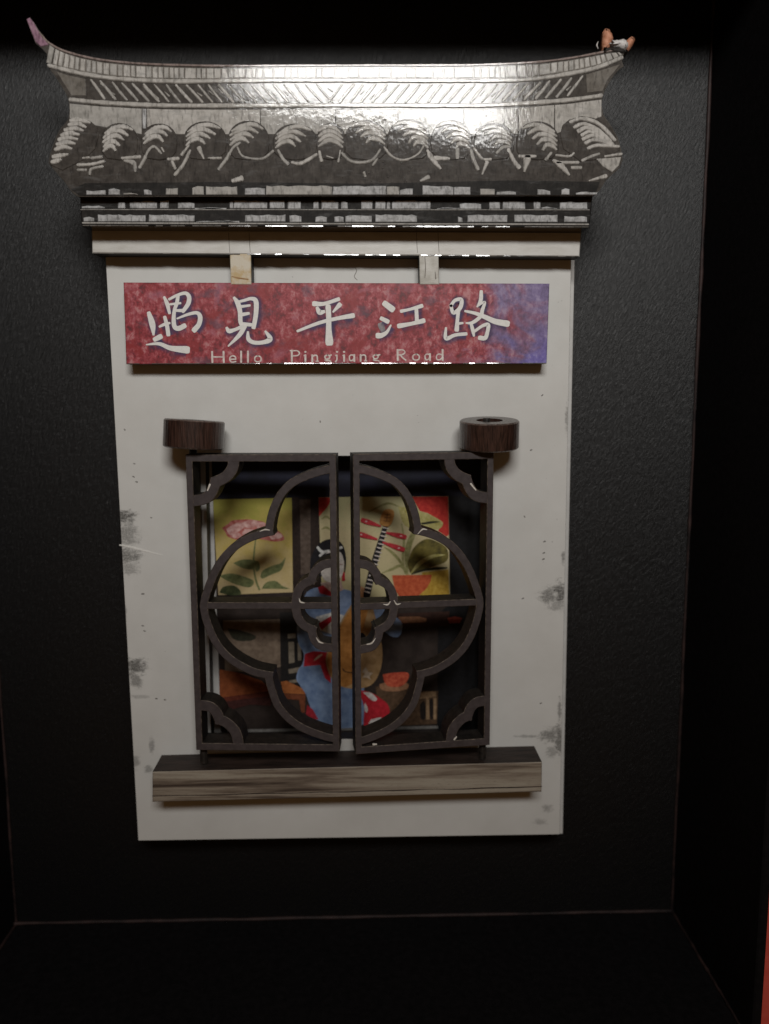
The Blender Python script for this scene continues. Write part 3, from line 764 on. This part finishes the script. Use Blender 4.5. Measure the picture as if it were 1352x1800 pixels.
b2_tab = [(125, 175.5), (170, 180), (240, 184), (310, 186), (420, 186), (520, 185.5), (650, 185.5), (780, 186), (850, 186), (930, 181.5), (1000, 176), (1056, 168.5)]
b1 = lerp_curve(b1_tab); b2 = lerp_curve(b2_tab)


def rel(name, polys, m, h, bev=0.06, parent=None, mids=None):
    mb = MB()
    for pg in polys: mb.prism(XY(pg, DR), DR - 0.05, DR + h, bev)
    return mb.build(name, [m, mids or m, M_roof], parent or roof)


def rstroke(name, lines, m, h=0.16, bev=0.09, parent=None):
    mb = MB()
    for i, (pts, wd) in enumerate(lines): stroke(mb, pts, wd, DR, h + 0.003 * i, bev, rough=0.15)
    return mb.build(name, [m, m, m], parent or roof)


L = M_roof_lt
# pinkish ridge line, two pale bands
rstroke('ridge_line', [([(70, 58), (82, 72), (94, 80.5)] + [(x, y + 2.6) for x, y in top_tab if x > 105 and x < 1080], 3.2)], M_pink, 0.14, 0.05)
rstroke('ridge_band', [([(x, y) for x, y in b1_tab], 6.4)], L[0], 0.20, 0.12)
rstroke('ridge_band', [([(x, y) for x, y in b2_tab], 7.0)], L[0], 0.20, 0.12)
# horn tip in mauve paint
rel('horn_tip', [[(52, 31), (47, 34), (53, 50), (63, 74), (72, 82), (86, 79), (78, 68), (66, 52), (59, 39)]], M_mauve, 0.10, 0.08)
# printed grounds: grey behind the ridge bricks, near black behind the eave bricks
up_ = [(x_, top(x_) + 6.5) for x_ in range(100, 1080, 20)]; dn_ = [(x_, b1(x_) - 3.5) for x_ in range(1078, 90, -20)]
rel('ridge_ground', [up_ + dn_], M_roof_mid, 0.03, 0.0)
rel('eave_ground', [[(125, 333), (150, 322), (400, 320), (640, 323), (900, 317), (1054, 320), (1048, 338), (1040, 343), (140, 344)]], M_roof_blk, 0.03, 0.0)
# ridge bricks
x = 84
while x < 1088:
    wdt = random.choice([8, 9, 10, 11, 12, 13, 17, 20]) if 150 < x < 980 else random.uniform(7.5, 10.5)
    if 560 < x < 800: wdt = random.uniform(16, 38)
    x2 = min(x + wdt, 1092)
    def yt_(q): return max(top(q) + 7.5, top(q) + 7.5)
    sl = 3.0 * max(0, (150 - x) / 70) if x < 150 else (-3.0 * max(0, (x - 1000) / 90))
    ya, yb_, yc, yd = yt_(x), yt_(x2), b1(x2) - 5.0, b1(x) - 5.0
    if yd - ya > 5:
        mt = random.choice(L + [M_roof_lt[2]])
        rel('ridge_brick', [[(x + 0.6 + sl, ya), (x2 - 0.7 + sl, yb_), (x2 - 0.7 - sl, yc), (x + 0.6 - sl, yd)]], mt, random.uniform(0.07, 0.13), 0.07)
    x = x2 + random.uniform(0.4, 1.2)
# field behind the diagonal ribs: slightly paler print at the ends
rel('plain_field', [[(100, 126), (118, 132), (150, 139), (152, 168), (126, 168), (112, 146)]], M_roof_mid, 0.05, 0.03)
rel('plain_field', [[(1030, 131), (1062, 122), (1090, 113), (1084, 121), (1068, 140), (1059, 160), (1032, 163)]], M_roof_mid, 0.05, 0.03)
# diagonal ribs
x = 172
while x < 1030:
    ya, yb_ = b1(x) + 7, b2(x) - 6.5
    left = x < 576
    lean = random.uniform(11, 14) * (1 if left else -1)
    wd = random.uniform(3.6, 5.4)
    if abs(x - 580) < 9: x += 10; continue
    mid = (x + random.uniform(-1, 1), (ya + yb_) / 2)
    lines = [([(x - lean, ya), mid, (x + lean, yb_)], [wd * .7, wd, wd * .8])]
    if random.random() < 0.6:
        q = x + random.uniform(7, 10); yy = random.uniform(ya + 4, yb_ - 9)
        lines.append(([(q - lean * .25, yy), (q + lean * .3, yy + random.uniform(4, 8))], [1.5, random.uniform(2, 3.2)]))
    rstroke('diagonal_rib', lines, random.choice(L), 0.15, 0.10)
    x += random.uniform(17, 21)
# eave board: pale strip under the ridge, split by joints
xs = [122, 250, 258, 458, 590, 700, 815, 911, 975, 1058]
for a, b in zip(xs, xs[1:]):
    if b - a < 12:
        rel('eave_board', [[(a + .6, b2(a) + 7), (b - .6, b2(b) + 7), (b - 1, 226), (a + 1, 226)]], M_brick, 0.05, 0.03); continue
    up = [(a + .7 + (b - a - 1.4) * k / 6, b2(a + (b - a) * k / 6) + 6.8) for k in range(7)]
    lo_ = [(b - .8, 236 if b < 1040 else 205), (a + .8, 236 if a > 130 else 212)]
    rel('eave_board', [up + lo_], random.choice([L[0], L[2]]), random.uniform(0.04, 0.07), 0.04)
# tiles
tiles = [(177, 243, 216, -1, 5), (248, 312, 217, -1, 3), (322, 399, 213, -1, 4), (400, 474, 212, -1, 4), (480, 558, 217, -1, 4), (556, 608, 216, 0, 4), (605, 682, 211, 1, 4), (680, 757, 209, 1, 5), (757, 830, 211, 1, 5), (833, 904, 216, 1, 4), (907, 983, 213, 1, 5)]


def dome(xa, xb, yt0, yb0, n=14):
    xc = (xa + xb) / 2; hw = (xb - xa) / 2
    pts = [(xc - hw * math.cos(math.pi * k / n), yb0 - 30 - (yb0 - 30 - yt0) * math.sin(math.pi * k / n) ** 0.8) for k in range(n + 1)]
    return pts + [(xb - 2, yb0 - 14), (xb - hw * .35, yb0 - 3), (xc, yb0), (xa + hw * .35, yb0 - 3), (xa + 2, yb0 - 14)]


for ti, (xa, xb, yt0, sd, n) in enumerate(tiles):
    td = rel('roof_tile', [dome(xa, xb, yt0, 282)], M_roof, 0.12 + 0.012 * (ti % 2), 0.10)
    xc = (xa + xb) / 2; wv = xb - xa
    lines = []
    s_ = sd if sd else 1
    for k in range(n):
        y0 = yt0 + 5 + k * 9.0
        e = xc + s_ * (wv * .5 - 5 - (1.0 if k else 4)); ey = y0 + (14 - k * 1.2)
        if sd == 0: i_ = xc - s_ * (wv * .5 - 5); iy = y0 + 10
        else: i_ = xc - s_ * (wv * .34 - k * wv * .115); iy = y0 + 8 + random.uniform(-1, 2)
        mx = (e + i_) / 2 - s_ * wv * .04; my = y0 + random.uniform(-.6, 1.2) + (1.5 if k == 0 else 0)
        lines.append(([(i_, iy), ((i_ + mx) / 2, (iy + my) / 2 - 2.2), (mx, my), ((e + mx) / 2, (ey + my) / 2 - 2.4), (e, ey)], [random.uniform(3, 4.5), 6.8, random.uniform(7.0, 8.2), 7.0, random.uniform(3, 4.5)]))
    mb = MB()
    for i, (pts, wd) in enumerate(lines): stroke(mb, [(a + random.uniform(-.7, .7), b + random.uniform(-.7, .7)) for a, b in pts], wd, DR, 0.24 + .003 * i, 0.11, rough=0.15)
    mb.build('tile_ribs', [random.choice(L)], roof)
rel('roof_tile', [[(121, 208), (140, 206.5), (160, 213), (172, 224), (174, 240), (168, 262), (150, 280), (110, 300), (88, 290), (88, 274), (99, 243), (108, 226)]], M_roof, 0.10, 0.08)
mb = MB()
for i, pts in enumerate([[(126, 212.5), (138, 211), (158, 216)], [(123, 220), (138, 218), (151, 224)], [(116, 229), (132, 226), (146, 230)], [(110, 238), (124, 234.5), (139, 237)], [(105, 246), (120, 242.5), (136, 245)], [(102, 254), (118, 250.5), (132, 253)], [(99, 263), (112, 258.5), (126, 262)], [(95, 276), (106, 274), (119, 272)], [(93, 285), (100, 283.5), (107, 281)]]):
    stroke(mb, pts, [6.5, 7.4, 4], DR, 0.22 + .003 * i, 0.11, rough=0.15)
mb.build('tile_ribs', [L[1]], roof)
rel('roof_tile', [[(984, 236), (988, 220), (1000, 210), (1022, 203.5), (1044, 207), (1062, 216), (1076, 230), (1086, 248), (1090, 264), (1060, 280), (1020, 284), (990, 262)]], M_roof, 0.10, 0.08)
mb = MB()
for i, (pts, wd) in enumerate([([(1003, 215), (1020, 209), (1042, 213), (1060, 224), (1080, 246)], 6), ([(1010, 224), (1026, 218), (1050, 228), (1072, 248)], 6), ([(1017, 231), (1032, 225), (1055, 236), (1076, 254)], 6.5), ([(1023, 238), (1038, 232), (1062, 245)], 6),
                               ([(1025, 245), (1042, 239), (1066, 250)], 6), ([(1029, 252), (1046, 246), (1074, 255)], 5.5), ([(1034, 261), (1050, 256), (1086, 258)], 5.5)]):
    stroke(mb, pts, wd, DR, 0.22 + .003 * i, 0.11, rough=0.15)
mb.build('tile_ribs', [L[1]], roof)
# pale drips and scalloped rims below the tiles
drips = [([(147, 278), (156, 277)], 4), ([(162, 278), (178, 276)], 5), ([(138, 290), (160, 289), (182, 284)], 5), ([(138, 299), (151, 299)], 4.5), ([(158, 306), (160, 298), (169, 295), (180, 293)], 4.5), ([(216, 278), (230, 277), (246, 276)], 5.5), ([(220, 283), (235, 287), (238, 301)], [4, 8, 4]),
         ([(246, 294), (254, 280), (262, 264), (272, 258), (283, 269)], 5.5), ([(285, 261), (288, 266)], 4), ([(297, 280), (313, 279)], 6), ([(303, 285), (308, 296)], 5), ([(308, 307), (322, 290), (334, 266)], 5.5), ([(320, 272), (332, 256)], 5),
         ([(351, 262), (358, 278)], [9, 4]), ([(368, 278), (388, 278)], 4.5), ([(385, 297), (398, 280), (410, 260), (421, 252)], 5.5), ([(418, 260), (426, 274), (444, 279), (464, 278), (480, 266)], 4.5), ([(490, 266), (498, 280), (506, 288)], 6), ([(514, 286), (530, 287), (556, 272)], [5, 6, 5]),
         ([(562, 268), (565, 282)], 6), ([(598, 266), (595, 284)], 4), ([(602, 270), (614, 282), (630, 286), (648, 284), (659, 277), (668, 264)], 5), ([(656, 290), (663, 280)], 4), ([(676, 260), (688, 274), (704, 281), (720, 279), (736, 270), (744, 258)], 4.6),
         ([(752, 266), (760, 280), (774, 296)], [6, 8, 4]), ([(766, 278), (788, 279)], [8, 6]), ([(804, 264), (804, 276)], 8), ([(828, 266), (833, 282), (840, 297)], 6), ([(834, 262), (848, 279), (862, 280)], 5), ([(856, 286), (848, 306)], [6, 3]), ([(874, 268), (884, 259), (894, 258)], 6),
         ([(894, 264), (904, 284), (912, 294)], 7), ([(914, 275), (940, 275)], 6), ([(927, 279), (922, 301)], [13, 4]), ([(960, 280), (968, 270)], 6), ([(978, 273), (1000, 275), (1008, 270)], 4), ([(974, 283), (986, 291), (1000, 307)], [6, 10, 4]), ([(980, 286), (1016, 286)], 5), ([(1006, 295), (1020, 295)], 6),
         ([(1024, 282), (1040, 275), (1052, 271)], 5.5), ([(1064, 275), (1092, 271)], 4.5), ([(575, 275), (585, 278)], 3), ([(410, 318), (424, 314)], [6, 9]), ([(740, 318), (752, 312)], [4, 8]), ([(1036, 318), (1064, 310)], [3, 7]), ([(640, 304), (642, 310)], 4)]
for pts, wd in drips: rstroke('tile_drip', [(pts, wd)], random.choice(L), 0.17, 0.11)
rel('tile_drip', [[(1047, 279), (1070, 278), (1092, 276), (1088, 291), (1076, 303), (1060, 293)]], L[0], 0.12, 0.08)
# brick course along the roof's lower edge
rowA = [(152, 186, 334), (191, 211, 331), (217, 243, 338), (253, 267, 333), (292, 313, 330), (338, 358, 327), (362, 417, 327), (431, 466, 330), (468, 584, 326), (585, 679, 326.5), (680, 702, 327), (703, 726, 331), (743, 797, 326), (798, 827, 327), (844, 870, 331), (873, 907, 335), (945, 967, 333), (987, 1001, 331), (1012, 1050, 337)]


def brick(name, xa, xb, ya, yb0, d, parent, m=None):
    j = lambda s=1.0: random.uniform(-s, s)
    n = max(2, int((xb - xa) / 9)); upper = [(xa + (xb - xa) * k / n, ya + (abs(j(2.2)) if 0 < k < n else abs(j(3.5)))) for k in range(n + 1)]
    lower = [(xb + j(.6), yb0), (xa + j(.6), yb0)]
    mb = MB(); mb.prism(XY(upper + lower, d), d - 0.05, d + random.uniform(0.08, 0.16), 0.08); return mb.build(name, [m or M_brick, m or M_brick, M_roof], parent)


for a, b, y in rowA: brick('eave_brick', a, b, y, 342.5, DR, roof, random.choice([M_brick, M_brick, L[2]]))
DC = 17.7
corn = plate('cornice', [(140, 343), (1042, 342), (1036.5, 400), (143.5, 397)], 13.82, DC, [M_roof_blk, M_roof_blk, M_roof_edge], orn, 0.14)
corn['label'] = 'grey brick cornice strip below the roof tiles'
rowB = [(144, 184, 361), (208, 220, 354), (228, 276, 353), (282, 297, 352), (313, 342, 355), (344, 397, 364), (404, 410, 352), (411, 470, 352), (474, 500, 352), (506, 529, 353), (551, 560, 352), (565, 595, 352), (600, 611, 353), (635, 655, 352), (660, 678, 352), (680, 686, 352), (689, 757, 352), (768, 808, 364), (808, 846, 356), (860, 879, 353), (884, 923, 353), (938, 950, 354), (952, 980, 363), (984, 1032, 354)]
rowC = [(147, 166, 380), (172, 256, 377), (262, 342, 377), (346, 420, 387), (431, 502, 377), (509, 530, 378), (555, 575, 379), (588, 604, 379), (607, 654, 378), (660, 733, 377), (805, 813, 380), (822, 892, 377), (904, 980, 377), (992, 1032, 379)]
for rw, yb0 in ((rowB, 366.5), (rowC, 389.5)):
    for a, b, y in rw: brick('cornice_brick', a, b, y, yb0 + (0 if a < 500 else 1.0), DC, corn)
mb = MB(); stroke(mb, [(146, 392), (600, 393.5), (1034, 394.5)], 2.6, DC, 0.1, 0.05); mb.build('cornice_lip', L[2], corn)
mb = MB(); stroke(mb, [(142, 368.5), (600, 368.8), (1036, 369)], 1.4, DC, 0.08, 0.04); mb.build('cornice_lip', L[2], corn)
lip((145, 396.3), (1035, 398.8), DC, 1.6, corn)
# tiny varnish drops on the roof
mb = MB()
for _ in range(46):
    if random.random() < .55: qx, qy = random.gauss(650, 60), random.uniform(255, 325)
    else: qx, qy = random.uniform(440, 900), random.uniform(200, 250)
    c = P(qx, qy, DR + .12); r = random.uniform(.05, .13) * .001
    t0 = mb.vert(c.x, c.y, c.z + r * .7)
    ring = [mb.vert(c.x + r * .7 * math.cos(k * math.pi / 4), c.y + r * .7 * math.sin(k * math.pi / 4), c.z + r * .45) for k in range(8)]
    base = [mb.vert(c.x + r * math.cos(k * math.pi / 4), c.y + r * math.sin(k * math.pi / 4), c.z - r) for k in range(8)]
    for k in range(8):
        mb.face([t0, ring[k], ring[(k + 1) % 8]]); mb.face([ring[k], base[k], base[(k + 1) % 8], ring[(k + 1) % 8]])
o = mb.build('varnish_drops', M_bead, roof, True); o['kind'] = 'stuff'


# broken corner ornament
def lump(name, pts, d0, d1, m):
    q = dense(pts + [pts[0]], 4)[:-1]; mb = MB(); xy = [Vector(p) + Vector((random.uniform(-1, 1), random.uniform(-1, 1))) * 6e-5 for p in XY(q, d1)]
    mb.prism([tuple(p) for p in xy], d0, d1, 0.45, True); return mb.build(name, m, roof, True)


o = lump('broken_finial', [(1063, 52), (1068, 47), (1075, 53), (1079, 64), (1075, 76), (1070, 86), (1062, 86), (1061, 70)], 17.0, 19.0, M_orange); o['label'] = 'taller orange stub of a broken corner finial'
o = lump('broken_finial', [(1104, 68), (1111, 62), (1118, 64), (1117, 72), (1110, 83), (1105, 90), (1098, 84)], 17.0, 18.8, M_orange); o['label'] = 'shorter orange stub of a broken corner finial'
o = lump('plaster_lump', [(1072, 74), (1080, 69), (1092, 68), (1101, 67), (1106, 76), (1101, 84), (1085, 80)], 17.4, 19.3, M_chalk); o['label'] = 'white plaster lump between broken finial stubs'
o = lump('finial_base', [(1058, 88), (1068, 82), (1082, 80), (1098, 83), (1106, 88), (1098, 95), (1076, 92)], 16.8, 19.65, M_burnt)
mb = MB(); stroke(mb, [(1051, 74), (1049, 80), (1051, 86)], [1, 2, 1], 18.4, .2, .05); mb.build('finial_chip', M_chalk, roof)

# ---- doors (one design, mirrored), slightly ajar
Hl = P(335.5, 1060, 17)
kx = math.tan(R(3.5))


def door_uv(px, py):
    """photo pixel -> (u, v) on the left door's own plane"""
    r = ray(px, py)
    z0 = .017
    # plane z = z0 + kx (x - Hl.x)
    t = (z0 + kx * (CAM_POS.x - Hl.x) - CAM_POS.z) / (r.z - kx * r.x)
    p = CAM_POS + r * t
    return ((p.x - Hl.x) / math.cos(R(3.5)), p.y)


def UV(pts): return [door_uv(*p) for p in pts]


tl, trr, bl, br = door_uv(329, 799), door_uv(594.5, 799), door_uv(342, 1319), door_uv(593, 1321)
DW = (trr[0] + br[0]) / 2; DT = (tl[1] + trr[1]) / 2; DB = (bl[1] + br[1]) / 2; SW = 0.00105
TK = 4.0
PXM = 0.0000885
arc_o = [[(590, 823), (574, 826), (558, 830), (540, 836), (515, 848), (497, 865), (485, 885), (477, 908), (473, 930), (471.5, 941)], [(480, 934), (468, 936.5), (455, 940), (436, 947), (417, 958), (402, 971), (388, 988), (377, 1007), (367.5, 1030), (359.5, 1055), (358.5, 1072), (365.5, 1099), (378, 1127), (393.5, 1148), (414, 1165), (443, 1180), (466, 1186), (480, 1188)],
         [(470.5, 1182), (473, 1195), (479, 1217), (488, 1240), (504, 1260), (523, 1275), (545, 1286), (574, 1296), (590, 1299)]]
arc_i = [[(586, 989.5), (567, 993.5), (554, 1005), (548, 1018), (545.5, 1026)], [(553, 1016), (545, 1021), (534, 1027), (525, 1037), (520.5, 1052), (520, 1063), (521, 1075), (525, 1088), (534, 1099.5), (546, 1106), (555, 1110)], [(546, 1101), (548, 1108), (551, 1121), (558, 1132), (567, 1137), (586, 1140)]]
cor_t = [[(411, 808), (408, 824), (397, 838), (382, 846), (373, 849)], [(380, 842), (378, 850), (375, 858), (367.5, 871), (356, 878), (336, 881)]]
cor_b = [[(346, 1240), (367, 1242), (379, 1251), (385, 1263), (388, 1272)], [(379, 1264), (387, 1266), (398, 1271), (410, 1282), (416, 1293), (419, 1309)]]
chips = [[(457, 934), (466, 931), (474, 932)], [(526, 1052), (528, 1058), (535, 1060)], [(556, 1121), (561, 1128), (568, 1131)], [(365, 862), (369, 852)]]
chips_r = [[(473, 941), (464, 933), (456, 934)], [(540, 1062), (532, 1063), (527, 1058)], [(508, 1062), (515, 1063), (520, 1056)], [(362, 866), (371, 855)], [(556, 1121), (563, 1129), (572, 1131)], [(558, 1306), (564, 1306)], [(408, 1301), (412, 1305)]]


def make_door(hx, ang, mirror, su, dy, ch_list, label):
    piv = Vector((hx, 0, 0.017))
    rot = Matrix.Rotation(R(-ang if not mirror else ang), 4, 'Y')
    xf = Matrix.Translation(piv + Vector((0, dy, 0))) @ rot @ (Matrix.Scale(-1, 4, (1, 0, 0)) if mirror else Matrix.Identity(4)) @ Matrix.Scale(su, 4, (1, 0, 0))
    dm = [M_door, M_door_worn_lit, M_burnt]

    def fin(mb, name, mats, parent=None):
        if mirror: mb.f = [f[::-1] for f in mb.f]
        return mb.build(name, mats, parent, False, xf)
    # frame: outer rectangle with opening
    mb = MB(); b = .00009
    O = [(0, DT), (DW, DT), (DW, DB), (0, DB)]; s = SW; I = [(s, DT - s * 1.05), (DW - s, DT - s * 1.05), (DW - s, DB + s * 1.15), (s, DB + s * 1.15)]
    def off(pl, k):
        sg = [(1, -1), (-1, -1), (-1, 1), (1, 1)]; return [(p[0] + q[0] * k, p[1] + q[1] * k) for p, q in zip(pl, sg)]
    Ot, It = off(O, b), off(I, -b); zt = 0; zb = -TK * .001
    t = [mb.vert(*p, zt) for p in Ot]; ti = [mb.vert(*p, zt) for p in It]; e = [mb.vert(*p, zt - b) for p in O]; ei = [mb.vert(*p, zt - b) for p in I]
    o_ = [mb.vert(*p, zb) for p in O]; oi = [mb.vert(*p, zb) for p in I]
    for k in range(4):
        j = (k + 1) % 4
        for f, m in (([t[k], ti[k], ti[j], t[j]], 0), ([e[k], t[k], t[j], e[j]], 1), ([ei[k], ei[j], ti[j], ti[k]], 1), ([o_[k], e[k], e[j], o_[j]], 2), ([ei[k], oi[k], oi[j], ei[j]], 2), ([o_[k], o_[j], oi[j], oi[k]], 2)):
            mb.face(f[::-1], m)
    door = fin(mb, 'door', dm, orn); door['label'] = label

    def rib(name, segs, wpx, dz):
        mb = MB()
        for i, sg in enumerate(segs): mb.ribbon(UV(sg), [wpx * PXM] * len(sg), -TK + .05 + dz, -0.012 - dz - i * .006, 0.09, False, True)
        return fin(mb, name, dm, door)
    rib('outer_quatrefoil', arc_o, 14.5, 0.006)
    rib('inner_quatrefoil', arc_i, 16.0, 0.03)
    rib('middle_rail', [[(358, 1065), (470, 1065), (590, 1065)]], 12.5, 0.06)
    rib('corner_scroll', cor_t, 20.0, 0.02)
    rib('corner_scroll', cor_b, 20.0, 0.02)
    for c in ch_list:
        mb = MB(); mb.ribbon(UV(c), [.00009, .00024, .00012][:len(c)] if len(c) == 3 else [.0002, .0003], -0.2, 0.05, 0.03); fin(mb, 'paper_chip', M_chip, door)
    # hinge pin above and below
    for y0, y1 in ((DT - .0004, DT + .0052), (DB - .0030, DB + .0004)):
        mb = MB(); rows = []
        for y in (y0, y1): rows.append([mb.vert(.0007 + .00062 * math.cos(k * math.pi / 6), y, -.0020 + .00062 * math.sin(k * math.pi / 6)) for k in range(12)])
        for k in range(12): mb.face([rows[0][k], rows[1][k], rows[1][(k + 1) % 12], rows[0][(k + 1) % 12]])
        mb.face(rows[1]); mb.face(rows[0][::-1]); fin(mb, 'hinge_pin', M_burnt, door)
    return door


make_door(Hl.x, 3.5, False, 1.0, 0.0, chips, 'dark lattice door on the flower picture side')
Hr = P(864.5, 1060, 17)
make_door(Hr.x, 7.5, True, 0.948, 0.00015, chips_r, 'dark lattice door on the lute head side, opened wider')


# ---- hinge brackets (tabs with a hole) and ledge
def bracket(px, py, tilt, roll, label):
    c = P(px, py, 14.9); W = .0047; T = .0022; n = 40
    mb = MB(); prof = [(-W * math.cos(2 * math.pi * k / n), W * math.sin(2 * math.pi * k / n)) for k in range(n)]
    m = len(prof); hr = .0021; hn = 24
    hole = [(hr * math.cos(2 * math.pi * k / hn), hr * math.sin(2 * math.pi * k / hn)) for k in range(hn)]
    b = .0002
    def ringv(pl, y, k=1.0): return [mb.vert(p[0] * k, y, p[1] * k) for p in pl]
    tops = ringv(prof, T, 1 - b / W); te = ringv(prof, T - b); be = ringv(prof, -T + b); bots = ringv(prof, -T, 1 - b / W)
    ht = ringv(hole, T); hb = ringv(hole, -T)
    for i in range(m):
        j = (i + 1) % m
        mb.face([te[i], te[j], tops[j], tops[i]], 1); mb.face([be[i], be[j], te[j], te[i]], 0); mb.face([bots[i], bots[j], be[j], be[i]], 1)
    for tv, hv, sgn in ((tops, ht, 1), (bots, hb, -1)):
        polys = tessellate_polygon([[Vector((p[0], p[1], 0)) for p in prof], [Vector((p[0], p[1], 0)) for p in hole]])
        allv = tv + hv
        for a, bb, cc in polys: mb.face([allv[a], allv[bb], allv[cc]], 0)
    for k in range(hn): mb.face([ht[k], ht[(k + 1) % hn], hb[(k + 1) % hn], hb[k]], 0)
    xf = Matrix.Translation(c) @ Matrix.Rotation(R(roll), 4, 'Z') @ Matrix.Rotation(R(tilt), 4, 'X')
    o = mb.build('hinge_bracket', [M_wood, M_wood_rim, M_wood], orn, False, xf); o['label'] = label
    return o


bracket(341, 763, -1.5, -4.0, 'dark wooden hinge bracket above the flower picture door')
bracket(860, 763, 6.0, 0.5, 'dark wooden hinge bracket above the lute side door, hole showing')

DL = 16.6
lt = [P(268, 1357, DL), P(953, 1340, DL), P(952, 1392, DL), P(268, 1410, DL)]
mb = MB()
mb.prism([(p.x, p.y) for p in lt], 10.02, DL, 0.12, True)
ledge = mb.build('window_ledge', [M_ledge, M_ledge, M_ledge_top], orn)
for f in ledge.data.polygons:
    if f.normal.z < 0.3: f.material_index = 2
ledge['label'] = 'weathered timber ledge with dark top under the doors'
for y_, w_ in ((0.82, 2.0),):
    mb = MB(); pts = []
    for k in range(15):
        t = k / 14; pts.append((268 + 685 * t, 1357 + (1340 - 1357) * t + 52 * y_ + random.uniform(-1, 1)))
    stroke(mb, pts, [random.uniform(.4, 1.3) * w_ for _ in pts], DL, 0.02, 0, cap=False); mb.build('timber_groove', M_ledge_top, ledge)
